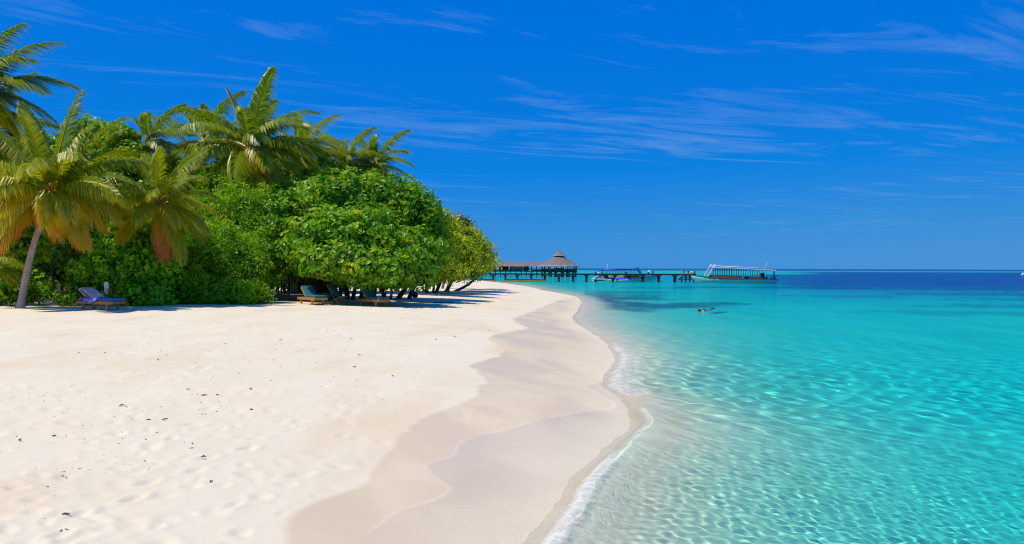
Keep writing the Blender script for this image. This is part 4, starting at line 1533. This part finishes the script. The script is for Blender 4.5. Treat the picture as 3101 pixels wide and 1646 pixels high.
def person(label, loc, rz, shirt, shorts, bend=0.0, arms=(-.2, .2), h=1.68, stride=.0):
    """standing figure facing -Y, optionally bending forward at the hips"""
    root = thing('person', label, 'person', loc, rz)
    k = h / 1.70
    cb, sb_ = math.cos(bend), math.sin(bend)

    def up(y, z):            # rotate the upper body about the hips (z=.92)
        zz = z - .92
        return (-(zz * sb_) + y * cb, .92 + zz * cb + y * sb_)

    def P(x, y, z):
        if z > .95:
            y, z = up(y, z)
        return (x * k, y * k, z * k)
    J = [(P(0, 0, .94), (.15, .11)), (P(0, 0, 1.12), (.13, .09)), (P(0, 0, 1.32), (.16, .10)), (P(0, 0, 1.45), (.06, .06)), (P(0, -.01, 1.50), (.055, .055)),
         (P(0, -.02, 1.60), (.085, .10)), (P(0, -.01, 1.70), (.055, .06)),
         (P(-.19, 0, 1.38), .055), (P(-.25, arms[0] * .5, 1.12), .042), (P(-.25, arms[0] - .05, .93), .032), (P(-.25, arms[0] - .08, .82), .034),
         (P(.19, 0, 1.38), .055), (P(.25, arms[1] * .5, 1.12), .042), (P(.25, arms[1] - .05, .93), .032), (P(.25, arms[1] - .08, .82), .034),
         (P(-.10, 0, .84), .085), (P(-.11, -stride * .6, .48), .058), (P(-.11, -stride, .08), .042), (P(-.12, -stride - .13, .03), .035),
         (P(.10, 0, .84), .085), (P(.11, stride * .5, .48), .058), (P(.11, stride * 1.1, .08), .042), (P(.12, stride * 1.1 - .13, .03), .035)]
    E_ = [(0, 1), (1, 2), (2, 3), (3, 4), (4, 5), (5, 6), (2, 7), (7, 8), (8, 9), (9, 10), (2, 11), (11, 12), (12, 13), (13, 14), (0, 15), (15, 16), (16, 17), (17, 18), (0, 19), (19, 20), (20, 21), (21, 22)]
    skin_body('body', J, E_, SKIN, root)
    # shirt
    mb = MB()
    rows = []
    for z_, rx, ry in ((.90, .175, .125), (1.05, .165, .12), (1.2, .18, .125), (1.35, .20, .125), (1.43, .15, .10), (1.47, .08, .075)):
        rows.append([Vector(P(rx * math.cos(2 * math.pi * q / 12), ry * math.sin(2 * math.pi * q / 12), z_ + .051)) for q in range(12)])
    mb.grid(rows, close=True)
    for sx, ar in ((-1, arms[0]), (1, arms[1])):
        mb.tube([Vector(P(sx * .17, 0, 1.40)), Vector(P(sx * .235, ar * .3, 1.20))], [.075, .065], 8, cap=False)
    mb.build('shirt', shirt, root)
    mb = MB()
    for sx, st in ((-1, -stride * .6), (1, stride * .5)):
        mb.tube([Vector(P(sx * .085, 0, .95)), Vector(P(sx * .11, st * .4, .70)), Vector(P(sx * .115, st, .50))], [.115, .10, .09], 9, cap=False)
    mb.build('shorts', shorts, root)
    mb = MB()
    c = P(0, .01, 1.66)
    mb.grid(ellip(c, (.092 * k, .105 * k, .085 * k)), close=True)
    mb.build('hair', HAIR, root)
    return root


CLOTHW = simple('white_cotton', (.75, .76, .78), .9, .05, 8)
CLOTHB = simple('blue_cotton', (.03, .10, .35), .9, .1, 8)
CLOTHD = simple('dark_cotton', (.02, .03, .04), .9, .15, 8)
zb2 = .58 - .12
person('person in a blue shirt standing at the stern of the blue-roofed boat', (X_(1803, YB), YB - .3, zb2), .3, CLOTHB, CLOTHB, h=1.55)
person('person in a white shirt and dark shorts standing behind the white speedboat', (X_(1814, YB), YB + .2, zb2), -.6, CLOTHW, CLOTHD, h=1.55)
person('person in dark clothes beside the stern post of the blue-roofed boat', (X_(1823, YB), YB - .5, zb2), 1.2, CLOTHD, CLOTHD)
person('person in a white shirt bending forward on the bow of the blue-roofed boat', (X_(1963, YB), YB, sh2(.89) - .10), R(75), CLOTHW, CLOTHD, bend=R(48), arms=(-.45, -.35), stride=.18)
person('person in dark clothes bending over on the jetty end beside the yellow crate', (jx(2070), YJ - .2, DT), R(60), CLOTHD, CLOTHD, bend=R(75), arms=(-.4, -.4), h=1.1)
person('person in a white top crouched over on the jetty end near the boat bow', (jx(2085), YJ + .1, DT), R(-50), CLOTHW, CLOTHD, bend=R(70), arms=(-.4, -.35), h=1.05)

# snorkeller floating face down, head towards the beach, fins trailing
YN = 49.6
sn = thing('person', 'snorkeller floating face down with a pink-tipped snorkel and black fins', 'person', (X_(2120, YN), YN, -.02), R(54))
J = [((.62, 0, .0), (.15, .09)), ((.42, 0, .03), (.15, .10)), ((.20, 0, .05), (.17, .10)), ((.08, 0, .05), (.07, .07)), ((0, 0, .05), (.085, .095)), ((-.12, 0, .02), (.06, .07)),
     ((.17, -.2, .0), .055), ((.0, -.38, -.10), .042), ((-.22, -.34, -.14), .035), ((.17, .2, .0), .055), ((.36, .38, -.12), .042), ((.58, .36, -.14), .035),
     ((.74, -.10, -.03), .085), ((1.12, -.13, -.10), .058), ((1.50, -.14, .02), .04), ((.74, .10, -.03), .085), ((1.12, .13, -.12), .058), ((1.50, .14, -.12), .04)]
E_ = [(0, 1), (1, 2), (2, 3), (3, 4), (4, 5), (2, 6), (6, 7), (7, 8), (2, 9), (9, 10), (10, 11), (0, 12), (12, 13), (13, 14), (0, 15), (15, 16), (16, 17)]
skin_body('body', J, E_, simple('sunlit_skin', (.58, .34, .25), .5, .05, 8), sn)  # paler skin tone than the standing figures
MB().grid(ellip((-.03, 0, .085), (.13, .105, .095)), close=True).build('hair', HAIR, sn)
snk = MB().tube([(-.10, .10, -.04), (-.02, .14, .08), (.03, .15, .20)], .014, 7).build('snorkel', BLACK, sn)
MB().tube([(.03, .15, .20), (.045, .153, .265)], .022, 7).build('snorkel_tip', PINK, snk)
MB().tube([(.58, 0, .0), (.72, 0, -.01)], [.165, .16], 12).build('swim_shorts', CLOTHD, sn)
for sy_, zz in ((-.14, .02), (.14, -.12)):
    mb = MB()
    mb.grid([[Vector((1.46 + .38 * t, sy_ + w_ * (.05 + .05 * t), zz + .05 + .16 * math.sin(t * 2.2) - .05 * t)) for w_ in (-1, -.3, .3, 1)] for t in (0, .2, .45, .7, 1)])
    mb.build('fin', BLACK, sn).modifiers.new('solid', 'SOLIDIFY').thickness = .025


# ------------------------------------------------------------------ beach furniture
def lounger(label, loc, rz, cushion, back=R(52), towel=None, name='sun_lounger', extra=None, Ln=1.95, group=None):
    """head end at -X"""
    root = thing(name, label, 'sun lounger', loc, rz, group)
    W = .66
    for sy_ in (-1, 1):
        MB().box((Ln / 2 - .98, sy_ * W / 2, .30), (Ln, .05, .13)).build('side_rail', WOOD, root, .008)
    for xx in (-.95, Ln - 1.0):
        MB().box((xx, 0, .30), (.05, W - .06, .12)).build('end_rail', WOOD, root, .008)
    for xx in (-.65, .62):
        for sy_ in (-1, 1):
            MB().box((xx, sy_ * (W / 2 - .05), .118), (.09, .06, .244), taper=1.25).build('leg', WOOD, root, .006)
    n = 9
    for k in range(n):
        MB().box((-.05 + k * .115, 0, .375), (.085, W - .02, .022)).build('slat', WOOD, root, .004)
    hx = -.12
    d_ = Vector((-math.cos(back), 0, math.sin(back)))
    nrm = Vector((math.sin(back), 0, math.cos(back)))
    rot = Matrix.Rotation(back, 3, 'Y')
    MB().box(Vector((hx, 0, .39)) + d_ * .36, (.74, W, .03), rot).build('backrest', WOOD, root, .006)
    c1 = MB()
    c1.box(Vector((hx, 0, .39)) + d_ * .38 + nrm * .055, (.76, W - .04, .075), rot)
    c1.box((.42, 0, .435), (1.06, W - .04, .085))
    c1.build('cushion', cushion, root, .03)
    MB().tube([Vector((hx, 0, .39)) + d_ * .5 - nrm * .03, Vector((-.72, 0, .30))], .02, 6).build('backrest_prop', WOOD, root)
    return root, hx, d_, nrm, rot


YL = 33.5
lz = lambda x, y: gz(x, y) - .005
lx = X_(305, YL)
l1, hx, d_, nrm, rot = lounger('wooden sun lounger with blue cushion and a beige towel over its raised back', (lx, YL, lz(lx, YL)), R(-18), CUSHBLUE, back=R(35))
# beige towel over the raised back
tw = thing('back_towel', 'beige towel hung over the raised back of the lounger on open sand', 'towel', l1.location, R(-18))
mb = MB()
g = []
for i in range(8):
    t = i / 7
    q = Vector((hx, 0, .39)) + d_ * (.02 + .78 * t) + nrm * (.115 + .012 * math.sin(5 * t))
    g.append([q + Vector((0, yy * .34, -.05 * max(0, abs(yy) - .8) * 5 * .3)) for yy in (-1.04, -.6, -.2, .2, .6, 1.04)])
last = Vector((hx, 0, .39)) + d_ * .83 - nrm * .04
g.append([last + Vector((0, yy * .35, 0)) for yy in (-1.04, -.6, -.2, .2, .6, 1.04)])
g.append([last - d_ * .45 - nrm * .03 + Vector((0, yy * .35, 0)) for yy in (-1.04, -.6, -.2, .2, .6, 1.04)])
mb.grid(g)
mb.build('cloth', TOWELBEIGE, tw).modifiers.new('solid', 'SOLIDIFY').thickness = .015
t2 = thing('printed_towel', 'purple and yellow printed towel draped over the edge of the lounger', 'towel', l1.location, R(-18))
mb = MB()
g = []
rr = random.Random(2)
for i in range(13):
    xx = -.78 + 1.0 * i / 12
    sag = .17 * math.sin(math.pi * min(1, max(0, (i - 2) / 9))) ** .7
    row = [Vector((xx, .25, .495)), Vector((xx, .05, .50 + rr.uniform(0, .012))), Vector((xx, -.2, .50 + rr.uniform(0, .015))), Vector((xx, -.33, .485)), Vector((xx + .02, -.375 - rr.uniform(0, .02), .44 - sag * .4)), Vector((xx + .04, -.38 - rr.uniform(0, .03), .42 - sag))]
    g.append(row)
mb.grid(g)
mb.build('cloth', TOWEL, t2).modifiers.new('solid', 'SOLIDIFY').thickness = .015
# paddle-shaped board on a stake
sx_ = X_(322, 34.6)
sg = thing('board_sign', 'small white rounded board with pink print on a stake behind the lounger', 'sign', (sx_, 34.6, lz(sx_, 34.6)))
MB().tube([(0, .03, -.2), (0, .03, .75)], .022, 7).build('stake', WOOD, sg)
n = 14
poly = []
for k in range(n):
    a = math.pi * k / (n - 1)
    poly.append((.09 * math.cos(a), 1.05 + .09 * math.sin(a)))
poly += [(-.085, .72), (-.04, .63), (.04, .63), (.085, .72)]
MB().prism(poly, -.012, .012).build('board', BOARD, sg)

# teal loungers and a deck chair in the shade of the dome-shaped tree
for k_, (px, Y_, rz, lab) in enumerate(((946, 40.4, R(-50), 'wooden sun lounger with teal cushion in the shade beside the terrace'),
                                        (1130, 40.6, R(-44), 'wooden sun lounger with teal cushion at the seaward edge of the tree shade'))):
    xx = X_(px, Y_)
    lounger(lab, (xx, Y_, lz(xx, Y_)), rz, TEAL, back=R(40 if k_ == 0 else 44))
Yc = 40.9
xx = X_(1022, Yc)
dc = thing('deck_chair', 'folding deck chair with teal cloth standing between the two teal loungers', 'deck chair', (xx, Yc, lz(xx, Yc)), R(-25))
for sy_ in (-1, 1):
    MB().tube([(-.45, sy_ * .28, 1.0), (0, sy_ * .28, .35), (.42, sy_ * .28, .0)], .022, 6).build('back_frame', WOOD, dc)
    MB().tube([(.45, sy_ * .24, .42), (0, sy_ * .24, .28), (-.5, sy_ * .24, .0)], .022, 6).build('seat_frame', WOOD, dc)
mb = MB()
g = []
for i in range(9):
    t = i / 8
    q = Vector((-.44 + .92 * t, 0, 1.0 - 1.35 * t + .85 * t * t * .95))
    g.append([q + Vector((0, yy * .25, 0)) for yy in (-1, 0, 1)])
mb.grid(g)
mb.build('sling', TEAL, dc).modifiers.new('solid', 'SOLIDIFY').thickness = .02
for xx_, zz in ((-.45, 1.0), (.45, .42), (-.5, .02)):
    MB().tube([(xx_, -.28, zz), (xx_, .28, zz)], .018, 6).build('crossbar', WOOD, dc)

# dark husk heap and pink towel on the sand
Yh = 52.0
xx = X_(1257, Yh)
hk = thing('coconut_husk_heap', 'dark husk-brown lump lying on the sand at the edge of the shade', 'husk', (xx, Yh, lz(xx, Yh)))
mb = MB()
rr = random.Random(3)
rows = ellip((0, 0, .14), (.19, .17, .21), 11, 8)
rows = [[p_ * (1 + rr.uniform(-.12, .12)) for p_ in r] for r in rows]
mb.grid(rows, close=True)
mb.build('shell', HUSK, hk)
for k in range(5):
    a = rr.uniform(0, 6.28)
    MB().tube([(.1 * math.cos(a), .1 * math.sin(a), .2), (.17 * math.cos(a), .17 * math.sin(a), .33), (.16 * math.cos(a + .3), .2 * math.sin(a + .3), .40)], [.05, .03, .008], 6).build('fibre_tuft', HUSK, hk)
Yt = 47.0
xx = X_(1345, Yt)
mb = MB()
g = []
for i in range(11):
    g.append([Vector((-.62 + 1.24 * i / 10, -.45 + .9 * j / 6, .018 + .03 * rr.random())) for j in range(7)])
mb.grid(g)
pt = mb.build('beach_towel', PINKTOWEL)
pt.location = (xx, Yt, gz(xx, Yt) + .02)
pt.rotation_euler = (R(1), R(1.5), R(6))
tag(pt, 'faded pink towel spread flat on the open sand', 'towel')

# ------------------------------------------------------------------ terrace under the trees
YT = 45.2
tx0, tx1 = X_(835, YT), X_(1005, YT)
tz = gz((tx0 + tx1) / 2, YT)
ter = thing('terrace', 'raised wooden terrace with a stone front step under the trees', 'terrace', ((tx0 + tx1) / 2, YT, tz))
tw_ = tx1 - tx0
n = 7
for k in range(n):
    MB().box((-tw_ / 2 + tw_ * (k + .5) / n, -.2, .16), (tw_ / n - .03, .30, .34)).build('stone', STONE, ter, .03)
for k in range(8):
    MB().box((0, .1 + .27 * k, .36), (tw_ + .1, .25, .05)).build('plank', DECKGREY, ter, .006)
MB().box((.1, 2.6, 1.25), (tw_ * .72, .10, 1.75)).build('back_panel', WOODRED, ter, .01)
for xx in (-tw_ * .48, -.35, .55, tw_ * .48):
    MB().box((xx, 2.45, 1.2), (.12, .12, 2.2)).build('post', WOODRED, ter, .01)
# table and chairs
def table(label, loc, m_):
    t = thing('cafe_table', label, 'table', loc)
    MB().box((0, 0, .72), (.9, .7, .05)).build('table_top', m_, t, .01)
    for sx in (-1, 1):
        for sy_ in (-1, 1):
            MB().box((sx * .38, sy_ * .28, .35), (.06, .06, .70)).build('leg', m_, t, .005)
    return t
def chair(label, loc, rz, m_):
    t = thing('cafe_chair', label, 'chair', loc, rz)
    MB().box((0, 0, .44), (.44, .44, .04)).build('seat', m_, t, .01)
    for sx in (-1, 1):
        for sy_ in (-1, 1):
            MB().box((sx * .19, sy_ * .19, .21), (.04, .04, .42)).build('leg', m_, t, .004)
    for sx in (-1, 1):
        MB().box((sx * .19, .20, .66), (.04, .04, .44)).build('back_post', m_, t, .004)
    for zz in (.60, .72, .84):
        MB().box((0, .20, zz), (.36, .03, .07)).build('back_slat', m_, t, .004)
    return t
fz = tz + .386
table('wooden cafe table on the terrace by the fine-leaved bush', (X_(868, 46.2), 46.2, fz), WOODRED)
chair('wooden cafe chair on the terrace beside the table', (X_(849, 46.3), 46.3, fz), R(100), WOODDARK)
chair('orange-brown chair on the terrace in front of its back panel', (X_(934, 46.4), 46.4, fz), R(10), ORANGEWOOD)


def parasol(label, px, py, Y_, r_, h_, half=False):
    x_ = X_(px, Y_)
    z0 = gz(x_, Y_)
    top = Z_(px, py, Y_)
    p_ = thing('parasol', label, 'parasol', (x_, Y_, z0))
    MB().tube([(0, 0, 0), (0, 0, top - z0)], .025, 7).build('pole', WOODDARK, p_)
    for k in range(8):
        a0, a1 = 2 * math.pi * k / 8, 2 * math.pi * (k + 1) / 8
        mb = MB()
        mb.add([(0, 0, top - z0), (r_ * math.cos(a0), r_ * math.sin(a0), top - z0 - h_), (r_ * math.cos((a0 + a1) / 2) * .97, r_ * math.sin((a0 + a1) / 2) * .97, top - z0 - h_ + .05), (r_ * math.cos(a1), r_ * math.sin(a1), top - z0 - h_)], [(0, 1, 2), (0, 2, 3)])
        mb.build('canopy_panel', YELLOWCLOTH, p_)
    return p_


parasol('half open yellow parasol behind the terrace chair', 932, 833, 50.0, .42, .32)
parasol('narrow closed yellow parasol behind the terrace table', 863, 832, 50.0, .12, .30)

# ------------------------------------------------------------------ bungalow glimpsed behind the leaning palm
YBg = 44.5
bx0 = X_(120, YBg)
bz = gz(bx0, YBg)
bg = thing('beach_bungalow', 'white-walled beach bungalow glimpsed through the leaves behind the leaning palm', 'bungalow', (bx0, YBg, bz))
MB().box((-1.2, 1.2, 1.3), (3.2, .2, 2.6)).build('wall', PLASTER, bg)
MB().box((2.2, 1.2, 1.3), (1.0, .2, 2.6)).build('wall', PLASTER, bg)
MB().box((.85, -.6, .42), (1.2, .16, .84)).build('porch_wall', PLASTER, bg, .02)
MB().tube([(.5, -1.0, 0), (.5, -1.0, .95)], [.24, .24], 14).build('water_jar', PLASTER, bg)
for xx in (.45, 1.65):
    MB().box((xx, 1.1, 1.1), (.09, .12, 2.2)).build('door_frame', ORANGEWOOD, bg, .01)
MB().box((1.05, 1.1, 2.2), (1.3, .12, .09)).build('door_lintel', ORANGEWOOD, bg, .01)
MB().box((1.05, 1.25, 1.1), (1.1, .05, 2.15)).build('door', WOODDARK, bg)
mb = MB()
mb.prism([(-3.2, 2.5), (3.2, 2.5), (2.0, 4.2), (-2.0, 4.2)], -.8, 4.5)
mb.build('roof', THATCH, bg)
for k in range(4):
    MB().box((1.1, -1.4 - .45 * k, .10 - .05 * k), (1.1, .36, .10)).build('step', PLASTER, bg, .02)
wc = chair('orange wooden chair on the bungalow porch', (X_(186, 43.2), 43.2, gz(X_(186, 43.2), 43.2)), R(-70), ORANGEWOOD)

# ------------------------------------------------------------------ drift on the sand
rr = random.Random(8)
DRIFT = simple('drift_scrap', (.13, .085, .05), .9, .4, 20)
TW = [(60, 1335, .10), (240, 1068, .07), (640, 1460, .05), (618, 1386, .08), (318, 1070, .06), (500, 1272, .11), (450, 1273, .09), (620, 1198, .14), (660, 1197, .07),
      (763, 1242, .07), (165, 1322, .06), (200, 1560, .08), (370, 1230, .12), (850, 1030, .13), (1065, 1027, .1), (1320, 1028, .1), (1380, 1020, .1), (1484, 1001, .09), (1375, 1019, .08), (1075, 1112, .12), (1090, 1076, .1),
      (480, 1090, .07), (570, 1180, .08), (1655, 931, .09), (760, 1180, .09), (1190, 1140, .07)]
for k_, (px, py, L_) in enumerate(TW):
    Y_ = 1.9 * F / (py - hor(px))
    for it in range(6):
        Y_ = (H - gz(X_(px, Y_), Y_)) * F / (py - hor(px))
    x_ = X_(px, Y_)
    mb = MB()
    a = rr.uniform(-.5, .5)
    L_ *= .7
    p_ = [Vector((-L_ / 2 + L_ * i / 3, rr.uniform(-.02, .02), .012 + rr.uniform(0, .014))) for i in range(4)]
    mb.tube(p_, [.004 + L_ * .03, .006 + L_ * .045, .005 + L_ * .04, .003], 6)
    if k_ % 3 == 0:
        mb.tube([p_[1], p_[1] + Vector((L_ * .15, L_ * .22, .02))], [.007, .003], 5)
    o = mb.build('driftwood_twig', DRIFT)
    o.location = (x_, Y_, gz(x_, Y_) - .004)
    o.rotation_euler = (0, 0, a)
    tag(o, 'small dark scrap of twig or husk washed up on the sand', 'twig', 'scraps washed up on the beach')
# fine crumbs of weed and coral
rgc = np.random.default_rng(77)
nC = 1200
cy = 6 + 40 * rgc.random(nC) ** 1.5
ux = rgc.random(nC)
cx_ = -(.68 * (cy + 1)) * ux + 1.2
lsea = -shore_s(cx_, cy)
dens_ = np.exp(-((lsea - 5.0) / 1.2) ** 2) + .8 * np.exp(-((lsea - 8.5) / 2.2) ** 2) + .4 * np.exp(-((lsea - 13) / 3.5) ** 2) + .05
dens_ *= .15 + 1.6 * sstep(.48, .62, fbm(cx_ * .5, cy * .35, 3))
okc = (rgc.random(nC) < dens_) & (lsea > 3.6)
cx_, cy = cx_[okc], cy[okc]
cz = ground_z(cx_, cy) + .004
szc = rgc.uniform(.003, .010, len(cx_)) * (1 + cy * .035)
a = rgc.uniform(0, 6.28, len(cx_))
ex = np.stack([np.cos(a), np.sin(a), 0 * a], -1) * (szc * rgc.uniform(1, 2.6, len(a)))[:, None]
ey = np.stack([-np.sin(a), np.cos(a), 0 * a], -1) * szc[:, None]
c0 = np.stack([cx_, cy, cz], -1)
topc = c0 + np.array([0, 0, 1]) * szc[:, None] * .9
Vc = np.stack([c0 - ex, c0 - ey, c0 + ex, c0 + ey, topc], 1).reshape(-1, 3)
ic = np.arange(len(cx_))[:, None] * 5
Fcc = np.concatenate([ic + np.array([[0, 1, 4]]), ic + np.array([[1, 2, 4]]), ic + np.array([[2, 3, 4]]), ic + np.array([[3, 0, 4]])])
cr = np_mesh('weed_crumbs', Vc, Fcc, simple('dry_weed', (.40, .29, .17), .95, .5, 30), smooth=False)
cr['kind'] = 'stuff'
tag(cr, 'crumbs of dry weed and coral along the tide lines', 'beach debris')
